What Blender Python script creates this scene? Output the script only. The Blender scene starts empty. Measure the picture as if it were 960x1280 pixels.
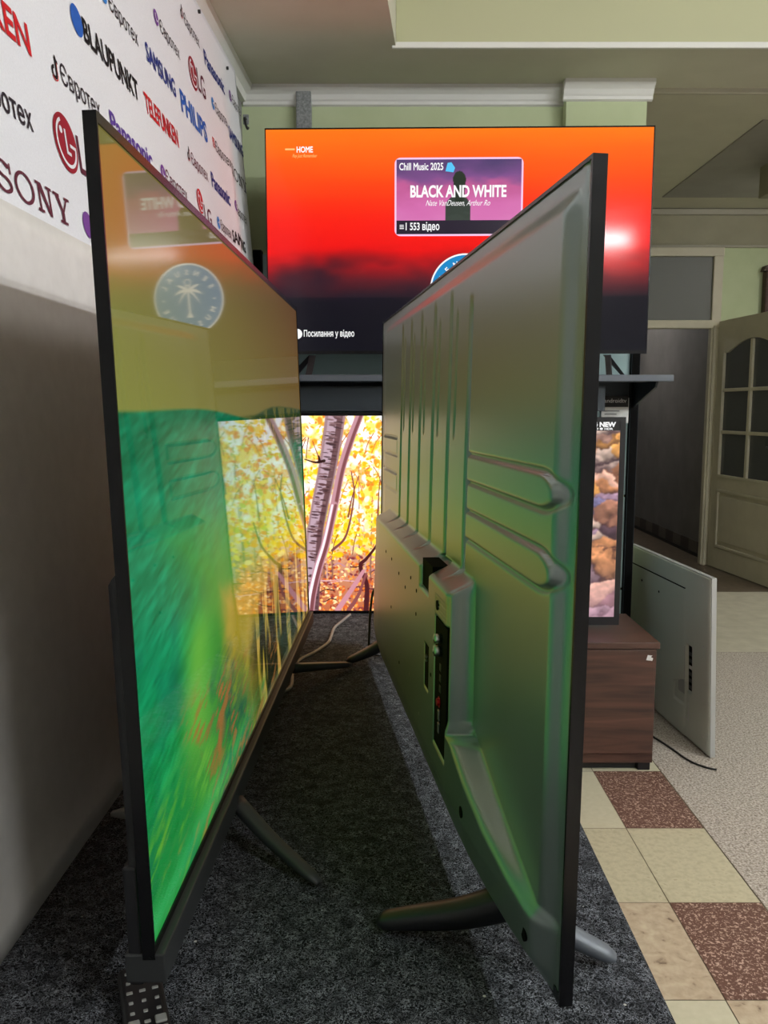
import bpy, bmesh, math, random
import numpy as np
from mathutils import Vector, Matrix
from mathutils.geometry import delaunay_2d_cdt

random.seed(4)
RNG = np.random.default_rng(11)
SC = bpy.context.scene
COL = SC.collection
PI = math.pi

# ------------------------------------------------------------------ camera, world, exposure
cam_data = bpy.data.cameras.new('camera')
cam = bpy.data.objects.new('camera', cam_data)
COL.objects.link(cam)
cam.location = (0, 0, 1.26)
cam.rotation_euler = (PI / 2 - 0.1234, 0, 0)
cam_data.sensor_fit = 'HORIZONTAL'
cam_data.sensor_width = 36.0
cam_data.lens = 36.0 * 1028.3 / 960.0
cam_data.clip_start = 0.02
SC.camera = cam

SC.view_settings.view_transform = 'Standard'
SC.view_settings.look = 'None'
SC.view_settings.exposure = 0.0
SC.view_settings.gamma = 1.0
SC.view_settings.use_curve_mapping = False

world = bpy.data.worlds.new('world')
SC.world = world
world.use_nodes = True
wbg = world.node_tree.nodes['Background']
wbg.inputs['Color'].default_value = (0.95, 0.98, 1.0, 1)
wbg.inputs['Strength'].default_value = 0.10
LAMP = 275.0          # radiance of the shop lamp's tube and two added fill tubes

# ------------------------------------------------------------------ materials
def lin(r, g, b):
    f = lambda c: c / 12.92 if c <= 0.04045 else ((c + 0.055) / 1.055) ** 2.4
    return (f(r / 255), f(g / 255), f(b / 255))

def mat(name, col, rough=0.6, metal=0.0, spec=0.5, emit=None, estr=0.0):
    m = bpy.data.materials.new(name)
    m.use_nodes = True
    p = m.node_tree.nodes['Principled BSDF']
    p.inputs['Base Color'].default_value = (*col, 1)
    p.inputs['Roughness'].default_value = rough
    p.inputs['Metallic'].default_value = metal
    p.inputs['Specular IOR Level'].default_value = spec
    if emit is not None:
        p.inputs['Emission Color'].default_value = (*emit, 1)
        p.inputs['Emission Strength'].default_value = estr
    return m

def nodes_of(m):
    nt = m.node_tree
    return nt, nt.nodes, nt.links, nt.nodes['Principled BSDF']

def noise_mat(name, stops, scale=40, detail=4, rough=0.8, bump=0.0, distort=0.0, spec=0.3, stretch=(1, 1, 1), bscale=None):
    m = mat(name, stops[0][1], rough, 0, spec)
    nt, N, L, p = nodes_of(m)
    tc = N.new('ShaderNodeTexCoord')
    mp = N.new('ShaderNodeMapping'); mp.inputs['Scale'].default_value = stretch
    L.new(tc.outputs['Object'], mp.inputs['Vector'])
    n = N.new('ShaderNodeTexNoise')
    n.inputs['Scale'].default_value = scale; n.inputs['Detail'].default_value = detail
    n.inputs['Distortion'].default_value = distort
    L.new(mp.outputs['Vector'], n.inputs['Vector'])
    r = N.new('ShaderNodeValToRGB')
    els = r.color_ramp.elements
    while len(els) < len(stops): els.new(0.5)
    for e, (pos, c) in zip(els, stops):
        e.position = pos; e.color = (*c, 1)
    L.new(n.outputs['Fac'], r.inputs['Fac'])
    L.new(r.outputs['Color'], p.inputs['Base Color'])
    if bump:
        b = N.new('ShaderNodeBump'); b.inputs['Strength'].default_value = bump
        b.inputs['Distance'].default_value = 0.004
        if bscale:
            n2 = N.new('ShaderNodeTexNoise'); n2.inputs['Scale'].default_value = bscale; n2.inputs['Detail'].default_value = 3
            L.new(tc.outputs['Object'], n2.inputs['Vector']); L.new(n2.outputs['Fac'], b.inputs['Height'])
        else:
            L.new(n.outputs['Fac'], b.inputs['Height'])
        L.new(b.outputs['Normal'], p.inputs['Normal'])
    return m

def carpet_mat():
    """Needle-punched charcoal carpet: curly pale fibres over a dark ground, a few specks of lint."""
    m = mat('charcoal_carpet', (0.02, 0.02, 0.022), 0.95, 0, 0.15)
    nt, N, L, p = nodes_of(m)
    tc = N.new('ShaderNodeTexCoord')
    def fibre(scale, dist, width, seed):
        mp = N.new('ShaderNodeMapping'); mp.inputs['Location'].default_value = (seed, seed * 2.3, 0)
        L.new(tc.outputs['Object'], mp.inputs['Vector'])
        n = N.new('ShaderNodeTexNoise'); n.inputs['Scale'].default_value = scale
        n.inputs['Detail'].default_value = 2; n.inputs['Distortion'].default_value = dist
        L.new(mp.outputs['Vector'], n.inputs['Vector'])
        s = N.new('ShaderNodeMath'); s.operation = 'SUBTRACT'; s.inputs[1].default_value = 0.5
        L.new(n.outputs['Fac'], s.inputs[0])
        a = N.new('ShaderNodeMath'); a.operation = 'ABSOLUTE'; L.new(s.outputs[0], a.inputs[0])
        r = N.new('ShaderNodeMapRange'); r.inputs['From Min'].default_value = width
        r.inputs['From Max'].default_value = 0.0
        L.new(a.outputs[0], r.inputs['Value'])
        return r.outputs['Result']
    f1 = fibre(135, 1.6, 0.036, 0.0)
    f2 = fibre(95, 2.6, 0.028, 3.1)
    mx = N.new('ShaderNodeMath'); mx.operation = 'MAXIMUM'
    L.new(f1, mx.inputs[0]); L.new(f2, mx.inputs[1])
    patch = N.new('ShaderNodeTexNoise'); patch.inputs['Scale'].default_value = 55; patch.inputs['Detail'].default_value = 2
    L.new(tc.outputs['Object'], patch.inputs['Vector'])
    pr = N.new('ShaderNodeMapRange'); pr.inputs['From Min'].default_value = 0.35; pr.inputs['From Max'].default_value = 0.62
    pr.inputs['To Min'].default_value = 0.35
    L.new(patch.outputs['Fac'], pr.inputs['Value'])
    mu = N.new('ShaderNodeMath'); mu.operation = 'MULTIPLY'
    L.new(mx.outputs[0], mu.inputs[0]); L.new(pr.outputs['Result'], mu.inputs[1])
    ramp = N.new('ShaderNodeValToRGB')
    ramp.color_ramp.elements[0].color = (0.007, 0.008, 0.010, 1)
    ramp.color_ramp.elements[1].color = (0.56, 0.60, 0.68, 1)
    L.new(mu.outputs[0], ramp.inputs['Fac'])
    vo = N.new('ShaderNodeTexVoronoi'); vo.inputs['Scale'].default_value = 26
    L.new(tc.outputs['Object'], vo.inputs['Vector'])
    lt = N.new('ShaderNodeMath'); lt.operation = 'LESS_THAN'; lt.inputs[1].default_value = 0.055
    L.new(vo.outputs['Distance'], lt.inputs[0])
    wn = N.new('ShaderNodeSeparateColor'); L.new(vo.outputs['Color'], wn.inputs[0])
    gt = N.new('ShaderNodeMath'); gt.operation = 'GREATER_THAN'; gt.inputs[1].default_value = 0.72
    L.new(wn.outputs[0], gt.inputs[0])
    an = N.new('ShaderNodeMath'); an.operation = 'MULTIPLY'
    L.new(lt.outputs[0], an.inputs[0]); L.new(gt.outputs[0], an.inputs[1])
    mix = N.new('ShaderNodeMix'); mix.data_type = 'RGBA'
    L.new(an.outputs[0], mix.inputs[0]); L.new(ramp.outputs['Color'], mix.inputs[6])
    mix.inputs[7].default_value = (0.75, 0.75, 0.72, 1)
    L.new(mix.outputs[2], p.inputs['Base Color'])
    b = N.new('ShaderNodeBump'); b.inputs['Strength'].default_value = 0.9; b.inputs['Distance'].default_value = 0.003
    L.new(mu.outputs[0], b.inputs['Height']); L.new(b.outputs['Normal'], p.inputs['Normal'])
    return m

def wood_mat():
    m = mat('walnut_laminate', (0.05, 0.02, 0.012), 0.42, 0, 0.45)
    nt, N, L, p = nodes_of(m)
    tc = N.new('ShaderNodeTexCoord')
    mp = N.new('ShaderNodeMapping'); mp.inputs['Scale'].default_value = (1.0, 1.0, 14.0)
    L.new(tc.outputs['Object'], mp.inputs['Vector'])
    n = N.new('ShaderNodeTexNoise'); n.inputs['Scale'].default_value = 2.2; n.inputs['Detail'].default_value = 6
    n.inputs['Distortion'].default_value = 0.9
    L.new(mp.outputs['Vector'], n.inputs['Vector'])
    r = N.new('ShaderNodeValToRGB'); e = r.color_ramp.elements
    e[0].position = 0.3; e[0].color = (*lin(58, 41, 36), 1)
    e[1].position = 0.72; e[1].color = (*lin(102, 70, 58), 1)
    L.new(n.outputs['Fac'], r.inputs['Fac']); L.new(r.outputs['Color'], p.inputs['Base Color'])
    return m

def picture_mat(name, strength, rough=0.12, spec=0.5, coat=0.0):
    """A lit screen: the picture is what the panel itself emits, under a glossy black face."""
    m = mat(name, (0.004, 0.004, 0.004), rough, 0, spec)
    nt, N, L, p = nodes_of(m)
    a = N.new('ShaderNodeAttribute'); a.attribute_name = 'picture'
    L.new(a.outputs['Color'], p.inputs['Emission Color'])
    p.inputs['Emission Strength'].default_value = strength
    if coat:
        p.inputs['Coat Weight'].default_value = coat
        p.inputs['Coat Roughness'].default_value = rough
        p.inputs['Coat IOR'].default_value = 1.5
        p.inputs['Specular IOR Level'].default_value = 0.0
    return m

M = dict(
    black=mat('black_plastic', (0.012, 0.012, 0.014), 0.38),
    gloss=mat('gloss_black_frame', (0.006, 0.006, 0.007), 0.22, 0, 0.3),
    satin=mat('satin_charcoal_plastic', (0.345, 0.40, 0.39), 0.33, 0.68, 0.55),
    bar=mat('dark_grey_trim', (0.03, 0.032, 0.034), 0.45),
    hole=mat('recess_black', (0.003, 0.003, 0.003), 0.8, 0, 0.1),
    metal=mat('jack_metal', (0.55, 0.55, 0.53), 0.3, 1.0),
    redj=mat('red_jack', lin(170, 20, 25), 0.4),
    sticker=mat('sticker_grey', (0.09, 0.09, 0.09), 0.6),
    white=mat('white_plastic', lin(225, 225, 222), 0.45),
    greyp=mat('grey_cable', lin(150, 150, 148), 0.5),
    darkcable=mat('dark_cable', (0.02, 0.02, 0.02), 0.5),
    banner=noise_mat('white_banner_fabric', [(0.3, lin(226, 226, 231)), (0.7, lin(233, 233, 238))], 300, 2, 0.75, 0.05),
    board=noise_mat('white_board', [(0.3, lin(220, 217, 213)), (0.7, lin(228, 225, 221))], 30, 3, 0.55, 0.0, 0, 0.4),
    green=noise_mat('pale_green_paint', [(0.3, lin(190, 202, 160)), (0.7, lin(197, 208, 168))], 8, 5, 0.75, 0.05, bscale=60),
    ceil=noise_mat('beige_ceiling_paint', [(0.3, lin(204, 202, 182)), (0.7, lin(210, 208, 188))], 6, 4, 0.85),
    ceilshade=noise_mat('ceiling_shade_grey', [(0.3, lin(158, 156, 148)), (0.7, lin(166, 164, 156))], 6, 4, 0.85),  # darker ceiling tone with the beam's shadow put into the colour
    olive=noise_mat('olive_plaster', [(0.3, lin(160, 157, 135)), (0.7, lin(170, 166, 144))], 6, 4, 0.85),
    cornice=mat('white_cornice', lin(232, 232, 226), 0.6),
    cream=noise_mat('cream_door_paint', [(0.3, lin(196, 190, 168)), (0.7, lin(204, 198, 176))], 10, 5, 0.5),
    glass=mat('frosted_pane', (0.10, 0.105, 0.105), 0.22, 0, 0.5),
    frost=mat('frosted_transom', (0.14, 0.145, 0.13), 0.5, 0, 0.4),
    corr=noise_mat('corridor_paint', [(0.3, lin(112, 108, 104)), (0.7, lin(124, 120, 116))], 5, 4, 0.7),
    steel=mat('rack_charcoal', lin(52, 60, 66), 0.45, 0.2),
    shelfm=mat('shelf_grey', lin(98, 104, 112), 0.45, 0.2),
    teal=mat('rack_panel_teal', lin(150, 176, 176), 0.55),
    galv=noise_mat('galvanised', [(0.3, lin(120, 124, 124)), (0.7, lin(160, 163, 162))], 120, 2, 0.5),
    silver=mat('silver_cover', lin(222, 227, 218), 0.42, 0.1),
    silveredge=mat('silver_frame', lin(190, 192, 190), 0.4, 0.3),
    carpet=carpet_mat(),
    wood=wood_mat(),
    blackpaper=mat('black_print', (0.008, 0.008, 0.008), 0.6),
    paper=mat('white_paper', lin(228, 230, 228), 0.7),
    glyph=mat('white_ink', lin(240, 240, 240), 0.6),
    button=mat('remote_grey_button', lin(150, 152, 150), 0.5),
    brownwood=noise_mat('dark_carved_wood', [(0.3, lin(50, 34, 28)), (0.7, lin(84, 60, 48))], 60, 3, 0.5),
    uiwhite=mat('lit_white', (0, 0, 0), 0.15, 0, 0.5, (1, 1, 1), 1.0),
    uipink=mat('lit_pale_pink', (0, 0, 0), 0.15, 0, 0.5, lin(250, 205, 240), 1.0),
    uidark=mat('lit_dark_strip', (0, 0, 0), 0.15, 0, 0.5, lin(38, 30, 48), 1.0),
    uiblue=mat('lit_blue', (0, 0, 0), 0.15, 0, 0.5, lin(20, 135, 200), 1.0),
    uicyan=mat('lit_cyan', (0, 0, 0), 0.15, 0, 0.5, lin(90, 200, 250), 1.0),
    uigold=mat('lit_gold', (0, 0, 0), 0.15, 0, 0.5, lin(255, 200, 120), 1.0),
    tube=mat('lit_tube', (0.9, 0.9, 0.9), 0.4, 0, 0.5, (0.97, 0.985, 1.0), LAMP),
    # floor
    t_beige=noise_mat('beige_tile', [(0.35, lin(190, 182, 152)), (0.6, lin(206, 198, 168)), (0.8, lin(170, 158, 130))], 55, 6, 0.5, 0.05),
    t_light=noise_mat('light_tile', [(0.3, lin(206, 200, 172)), (0.75, lin(214, 208, 182))], 60, 5, 0.5),
    t_mott=noise_mat('mottled_tile', [(0.28, lin(120, 98, 80)), (0.38, lin(186, 166, 140)), (0.55, lin(200, 182, 156)), (0.75, lin(212, 200, 172))], 38, 7, 0.5, 0, 0.4),
    t_brown=noise_mat('brown_speckled_tile', [(0.46, lin(104, 72, 60)), (0.54, lin(112, 80, 68)), (0.62, lin(200, 172, 156))], 130, 3, 0.55, 0, 1.0),
    terrazzo=noise_mat('speckled_grey_floor', [(0.34, lin(130, 119, 106)), (0.5, lin(182, 172, 160)), (0.64, lin(214, 207, 197))], 150, 4, 0.6, 0.05, 0.6),
    lino=noise_mat('beige_lino', [(0.3, lin(186, 180, 160)), (0.7, lin(204, 198, 178))], 12, 6, 0.45),
    darkfloor=noise_mat('dark_brown_floor', [(0.3, lin(92, 80, 66)), (0.7, lin(112, 98, 82))], 20, 5, 0.5),
)
def ink(name, r, g, b):
    k = 'ink_' + name
    if k not in M: M[k] = mat(k, lin(r, g, b), 0.7, 0, 0.2)
    return M[k]

# ------------------------------------------------------------------ object helpers
def link(name, me, m=None, parent=None, smooth=False):
    o = bpy.data.objects.new(name, me)
    COL.objects.link(o)
    if m is not None:
        for mm in (m if isinstance(m, (list, tuple)) else [m]):
            me.materials.append(mm)
    if smooth:
        me.polygons.foreach_set('use_smooth', [True] * len(me.polygons))
    if parent is not None:
        o.parent = parent
    return o

def tag(o, label=None, cat=None, group=None, kind=None):
    if label: o['label'] = label
    if cat: o['category'] = cat
    if group: o['group'] = group
    if kind: o['kind'] = kind
    return o

def thing(name, label, cat, loc=(0, 0, 0), rz=0.0, group=None, matrix=None):
    o = bpy.data.objects.new(name, None)
    o.empty_display_size = 0.1
    COL.objects.link(o)
    if matrix is not None: o.matrix_world = matrix
    else:
        o.location = loc; o.rotation_euler = (0, 0, rz)
    return tag(o, label, cat, group)

class MB:
    """collects shapes into one mesh"""
    def __init__(self): self.bm = bmesh.new(); self.mi = 0
    def _mark(self, n0):
        self.bm.faces.ensure_lookup_table()
        for f in self.bm.faces[n0:]: f.material_index = self.mi
    def box(self, x0, x1, y0, y1, z0, z1, bev=0.0, seg=2):
        n0 = len(self.bm.faces)
        r = bmesh.ops.create_cube(self.bm, size=1.0)
        vs = r['verts']
        for v in vs:
            v.co = Vector(((x0 + x1) / 2 + v.co.x * (x1 - x0), (y0 + y1) / 2 + v.co.y * (y1 - y0), (z0 + z1) / 2 + v.co.z * (z1 - z0)))
        if bev > 0:
            es = list({e for v in vs for e in v.link_edges})
            bmesh.ops.bevel(self.bm, geom=es, offset=bev, segments=seg, affect='EDGES', profile=0.5)
        self._mark(n0); return self
    def poly(self, pts, d=None):
        """a polygon, extruded by vector d if given"""
        n0 = len(self.bm.faces)
        vs = [self.bm.verts.new(p) for p in pts]
        f = self.bm.faces.new(vs)
        if d is not None:
            ws = [self.bm.verts.new(Vector(p) + Vector(d)) for p in pts]
            self.bm.faces.new(list(reversed(ws)))
            n = len(vs)
            for i in range(n):
                self.bm.faces.new([vs[i], ws[i], ws[(i + 1) % n], vs[(i + 1) % n]])
        self._mark(n0); return self
    def cyl(self, p0, p1, r0, r1=None, n=20, caps=True):
        n0 = len(self.bm.faces)
        r1 = r0 if r1 is None else r1
        p0, p1 = Vector(p0), Vector(p1); d = (p1 - p0).normalized()
        u = d.orthogonal().normalized(); w = d.cross(u)
        A = [self.bm.verts.new(p0 + (u * math.cos(2 * PI * i / n) + w * math.sin(2 * PI * i / n)) * r0) for i in range(n)]
        B = [self.bm.verts.new(p1 + (u * math.cos(2 * PI * i / n) + w * math.sin(2 * PI * i / n)) * r1) for i in range(n)]
        for i in range(n): self.bm.faces.new([A[i], A[(i + 1) % n], B[(i + 1) % n], B[i]])
        if caps:
            self.bm.faces.new(list(reversed(A))); self.bm.faces.new(B)
        self._mark(n0); return self
    def ring(self, p, nrm, r0, r1, n=32, a0=0.0, a1=2 * PI, up=(0, 0, 1)):
        """flat ring sector"""
        n0 = len(self.bm.faces)
        nrm = Vector(nrm).normalized(); p = Vector(p)
        v = (Vector(up) - nrm * Vector(up).dot(nrm)).normalized(); u = v.cross(nrm)
        I, O = [], []
        for i in range(n + 1):
            t = a0 + (a1 - a0) * i / n
            e = u * math.cos(t) + v * math.sin(t)
            I.append(self.bm.verts.new(p + e * r0)); O.append(self.bm.verts.new(p + e * r1))
        for i in range(n): self.bm.faces.new([I[i], O[i], O[i + 1], I[i + 1]])
        self._mark(n0); return self
    def tube(self, pts, r, n=10):
        """swept round tube; r a number or list"""
        n0 = len(self.bm.faces)
        pts = [Vector(p) for p in pts]; m = len(pts)
        rs = r if isinstance(r, (list, tuple)) else [r] * m
        rings = []; u = None
        for i, p in enumerate(pts):
            d = (pts[min(i + 1, m - 1)] - pts[max(i - 1, 0)]).normalized()
            if u is None: u = d.orthogonal().normalized()
            u = (u - d * u.dot(d)).normalized(); w = d.cross(u)
            rings.append([self.bm.verts.new(p + (u * math.cos(2 * PI * k / n) + w * math.sin(2 * PI * k / n)) * rs[i]) for k in range(n)])
        for A, B in zip(rings, rings[1:]):
            for k in range(n): self.bm.faces.new([A[k], A[(k + 1) % n], B[(k + 1) % n], B[k]])
        self.bm.faces.new(list(reversed(rings[0]))); self.bm.faces.new(rings[-1])
        self._mark(n0); return self
    def build(self, name, m, parent=None, smooth=False):
        bmesh.ops.recalc_face_normals(self.bm, faces=self.bm.faces[:])
        me = bpy.data.meshes.new(name); self.bm.to_mesh(me); self.bm.free()
        return link(name, me, m, parent, smooth)

def spline(pts, k=8):
    pts = [np.array(p, float) for p in pts]
    P = [2 * pts[0] - pts[1]] + pts + [2 * pts[-1] - pts[-2]]
    out = []
    for i in range(1, len(P) - 2):
        for j in range(k):
            t = j / k
            a, b, c, d = P[i - 1], P[i], P[i + 1], P[i + 2]
            out.append(tuple(0.5 * (2 * b + (c - a) * t + (2 * a - 5 * b + 4 * c - d) * t * t + (3 * b - a - 3 * c + d) * t ** 3)))
    out.append(tuple(pts[-1])); return out

def struct(name, mb, m, parent=None):
    o = mb.build(name, m, parent)
    if parent is None: o['kind'] = 'structure'
    return o

def grid_mesh(name, V, nx, ny, m, parent=None, smooth=False, colors=None, flip=False):
    """V: (ny*nx,3) row-major"""
    idx = np.arange(nx * ny).reshape(ny, nx)
    q = np.stack([idx[:-1, :-1], idx[:-1, 1:], idx[1:, 1:], idx[1:, :-1]], -1).reshape(-1, 4)
    if flip: q = q[:, ::-1]
    me = bpy.data.meshes.new(name)
    me.vertices.add(nx * ny); me.vertices.foreach_set('co', V.astype(np.float32).ravel())
    n = len(q)
    me.loops.add(n * 4); me.loops.foreach_set('vertex_index', q.astype(np.int32).ravel())
    me.polygons.add(n); me.polygons.foreach_set('loop_start', np.arange(0, n * 4, 4, dtype=np.int32))
    me.polygons.foreach_set('loop_total', np.full(n, 4, dtype=np.int32))
    me.update(calc_edges=True)
    if colors is not None:
        at = me.color_attributes.new('picture', 'FLOAT_COLOR', 'POINT')
        c = np.concatenate([colors.reshape(-1, 3), np.ones((nx * ny, 1))], 1).astype(np.float32)
        at.data.foreach_set('color', c.ravel())
    return link(name, me, m, parent, smooth)

def srgb(img):
    img = np.clip(img, 0, 255) / 255.0
    return np.where(img <= 0.04045, img / 12.92, ((img + 0.055) / 1.055) ** 2.4)

# ---- lettering
def _capheight():
    c = bpy.data.curves.new('t', 'FONT'); c.body = 'H'
    o = bpy.data.objects.new('t', c); COL.objects.link(o)
    bpy.context.view_layer.update()
    h = o.dimensions.y
    bpy.data.objects.remove(o); bpy.data.curves.remove(c)
    return h
CAPH = _capheight()
def text_verts(s, bold=0.0, shear=0.0, space=1.0):
    """flat lettering as (vertices, faces); one unit = the height of a capital, x starts at 0.
    The outlines are filled by winding number, so overlapping contours stay whole."""
    c = bpy.data.curves.new('t', 'FONT'); c.body = s; c.shear = shear
    c.space_character = space; c.resolution_u = 3; c.fill_mode = 'NONE'
    o = bpy.data.objects.new('t', c); COL.objects.link(o)
    dg = bpy.context.evaluated_depsgraph_get()
    me = bpy.data.meshes.new_from_object(o.evaluated_get(dg))
    V = np.array([v.co[:2] for v in me.vertices]) / CAPH
    E = [tuple(e.vertices) for e in me.edges]
    bpy.data.objects.remove(o); bpy.data.curves.remove(c); bpy.data.meshes.remove(me)
    # chain the edges into closed contours; Blender keeps each contour's vertices in order
    contours = []
    adj = {}
    for a, b in E: adj.setdefault(a, []).append(b); adj.setdefault(b, []).append(a)
    seen = set()
    for v0 in range(len(V)):
        if v0 in seen or v0 not in adj: continue
        loop = [v0]; seen.add(v0); cur = v0
        cand = [n for n in adj[cur] if n == cur + 1] or adj[cur]
        cur = cand[0]
        while cur not in seen:
            seen.add(cur); loop.append(cur)
            cand = [n for n in adj[cur] if n not in seen]
            if not cand: break
            cur = cand[0]
        if len(loop) > 2: contours.append(V[loop])
    if bold:
        area = lambda L: .5 * float(np.sum(L[:, 0] * np.roll(L[:, 1], -1) - np.roll(L[:, 0], -1) * L[:, 1]))
        out = []
        def wind(L, pts):
            p, q_ = L, np.roll(L, -1, 0); cx, cy = pts[:, 0:1], pts[:, 1:2]
            side = (q_[:, 0] - p[:, 0]) * (cy - p[:, 1]) - (cx - p[:, 0]) * (q_[:, 1] - p[:, 1])
            return ((p[:, 1] <= cy) & (q_[:, 1] > cy) & (side > 0)).sum(1) - ((p[:, 1] > cy) & (q_[:, 1] <= cy) & (side < 0)).sum(1)
        for ci, L in enumerate(contours):
            # a hole runs against the outline it lies in; everything else grows outwards
            sg = math.copysign(1, area(L)); around = 0
            for cj, K in enumerate(contours):
                if cj != ci and L[:, 0].min() > K[:, 0].min() and L[:, 0].max() < K[:, 0].max():
                    around += np.median(wind(K, L))
            sgn = sg if around * sg >= 0 else -sg
            keep = np.linalg.norm(L - np.roll(L, 1, 0), axis=1) > 1e-5
            L = L[keep]
            e = np.roll(L, -1, 0) - L; e /= np.maximum(np.linalg.norm(e, axis=1, keepdims=True), 1e-9)
            n = np.stack([e[:, 1], -e[:, 0]], 1) * sgn; n0 = np.roll(n, 1, 0)
            m_ = n + n0; m_ /= np.maximum(1 + (n * n0).sum(1, keepdims=True), .35)
            out.append(L + m_ * bold * 1.5)
        contours = out
    P, ED = [], []
    for L in contours:
        n = len(P); P += [Vector(p) for p in L]; ED += [(n + i, n + (i + 1) % len(L)) for i in range(len(L))]
    vs, es, fs, *_ = delaunay_2d_cdt(P, ED, [], 0, 1e-6)
    A = np.array([v[:] for v in vs]); T = np.array(fs)
    cen = A[T].mean(1); wn = np.zeros(len(T))
    for L in contours:
        p, q_ = L, np.roll(L, -1, 0)
        cx, cy = cen[:, 0:1], cen[:, 1:2]
        side = (q_[:, 0] - p[:, 0]) * (cy - p[:, 1]) - (cx - p[:, 0]) * (q_[:, 1] - p[:, 1])
        wn += ((p[:, 1] <= cy) & (q_[:, 1] > cy) & (side > 0)).sum(1) - ((p[:, 1] > cy) & (q_[:, 1] <= cy) & (side < 0)).sum(1)
    F = T[np.abs(wn) > .5]
    A = np.concatenate([A, np.zeros((len(A), 1))], 1)
    A[:, 0] -= A[np.unique(F), 0].min()
    return A, [list(map(int, f)) for f in F]
def text_mesh(name, s, width, cap, place, m, parent=None, bold=0.012, shear=0.0, space=1.0):
    """place(x, y) -> 3D; width of the whole line and height of a capital in metres"""
    V, Fs = text_verts(s, bold, shear, space)
    kx = width / V[:, 0].max()
    me = bpy.data.meshes.new(name)
    me.from_pydata([tuple(place(v[0] * kx, v[1] * cap)) for v in V], [], Fs)
    me.update()
    return link(name, me, m, parent)

# ------------------------------------------------------------------ ceiling lamps: one seen in the reflections, the rest added as unseen fill
def ceiling_lamp(x, y, z, length, rz, label, tube=None):
    t = thing('ceiling_lamp', label, 'lamp', (x, y, z), rz)
    MB().box(-length / 2 - .04, length / 2 + .04, -.06, .06, 0.035, 0.09, .008).build('lamp_housing', M['white'], t)
    for s in (-1, 1):
        MB().box(s * (length / 2 + .015) - .012, s * (length / 2 + .015) + .012, -.03, .03, -.015, .04, .004).build('tube_holder', M['white'], t)
        MB().cyl((0, s * .028, .035), (0, s * .028, .14), .004).build('hanger', M['metal'], t)
    MB().cyl((-length / 2, 0, 0), (length / 2, 0, 0), .019, n=16).build('tube', tube or M['tube'], t, True)
    return t
ceiling_lamp(1.62, -1.0, 2.72, 0.62, 0.0, 'short white fluorescent ceiling lamp hanging behind the camera on the right')
ceiling_lamp(3.0, -0.7, 2.72, 1.2, PI / 2, 'added long fill lamp behind the camera near the far right')  # added fill tube, out of view, to brighten the whole room
ceiling_lamp(2.7, 1.25, 2.72, 1.2, PI / 2, 'added long fill lamp over the tiled aisle right of the platform')  # unseen lamp added to light the right side of the room
DIM_FILL = mat('dim_fill_tube', (0.9, 0.9, 0.9), 0.4, 0, 0.5, (1.0, 0.99, 0.97), 95.0)  # weaker tube for the two added fill lamps below
ceiling_lamp(3.5, 4.9, 2.70, 1.2, PI / 2, 'added long fill lamp over the passage outside the open door', DIM_FILL)  # added out of view to brighten the door and passage
ceiling_lamp(1.95, 8.3, 2.50, 0.5, PI / 2, 'added short fill lamp hidden on the left side of the dark corridor', DIM_FILL)  # hidden lamp added to lift the corridor's darkness

# ================================================================== THE ROOM
X_WALL0, X_WALL1 = -0.84, -0.607
mb = MB()
_l = math.hypot(6.22, (X_WALL1 - X_WALL0) * 6.22 / 5.72)
mb.box(-.1, 0, 0, _l, 0, 2.86)
o = struct('wall_left', mb, mat('dim_wall_paint', lin(150, 150, 148), .8))
o.location = (X_WALL0 - .5 * (X_WALL1 - X_WALL0) / 5.72, -2.5, 0); o.rotation_euler = (0, 0, -math.atan2(X_WALL1 - X_WALL0, 5.72))
mb = MB()
mb.box(-.75, 1.085, 3.70, 3.85, 0, 2.9)
struct('wall_back', mb, M['green'])
mb = MB(); mb.box(0.765, 1.105, 3.64, 3.705, 0, 2.615, .002)
struct('trim_1', mb, M['green'])           # the pilaster at the end of the back wall
mb = MB(); mb.box(1.1, 5.0, 6.68, 6.8, 2.53, 2.85); mb.box(1.1, 1.72, 6.68, 6.8, 0, 2.6); mb.box(2.66, 5.0, 6.68, 6.8, 0, 2.6)
struct('wall_far', mb, [M['green']])
mb = MB(); mb.box(1.72, 5.0, 6.672, 6.682, 2.535, 2.82)
struct('trim_2', mb, M['olive'])           # olive band over the doorway
mb = MB(); mb.box(.97, 1.07, 3.86, 6.7, 0, 2.85)
struct('wall_passage', mb, M['olive'])
mb = MB(); mb.box(-1.1, 5.1, -2.6, -2.5, 0, 2.9)
struct('wall_rear', mb, mat('grey_wall_paint', lin(160, 159, 156), .8))
mb = MB(); mb.box(5.0, 5.1, -2.5, 6.8, 0, 2.9)
struct('wall_right', mb, bpy.data.materials['grey_wall_paint'])
# corridor beyond the doorway
mb = MB(); mb.box(2.72, 2.8, 6.8, 10, 0, 2.6)
struct('wall_corridor_right', mb, M['corr'])
mb = MB(); mb.box(1.6, 1.68, 6.8, 10, 0, 2.6); mb.box(1.6, 2.8, 10, 10.1, 0, 2.6)
struct('wall_corridor_left', mb, M['corr'])
mb = MB(); mb.box(1.6, 2.8, 6.8, 10.1, 2.6, 2.7)
struct('ceiling_corridor', mb, M['corr'])
mb = MB(); y = 6.82
k = 0
while y < 9.9:
    mb.mi = k % 2; mb.box(2.706, 2.722, y, y + .2, 0.03, 0.13); y += .2; k += 1
mb.mi = 2; mb.box(2.70, 2.722, 6.82, 9.98, 0, .03)
struct('baseboard_corridor', mb, [mat('base_dark', lin(62, 56, 52), .5), mat('base_mid', lin(98, 92, 84), .5), M['black']])

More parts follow.
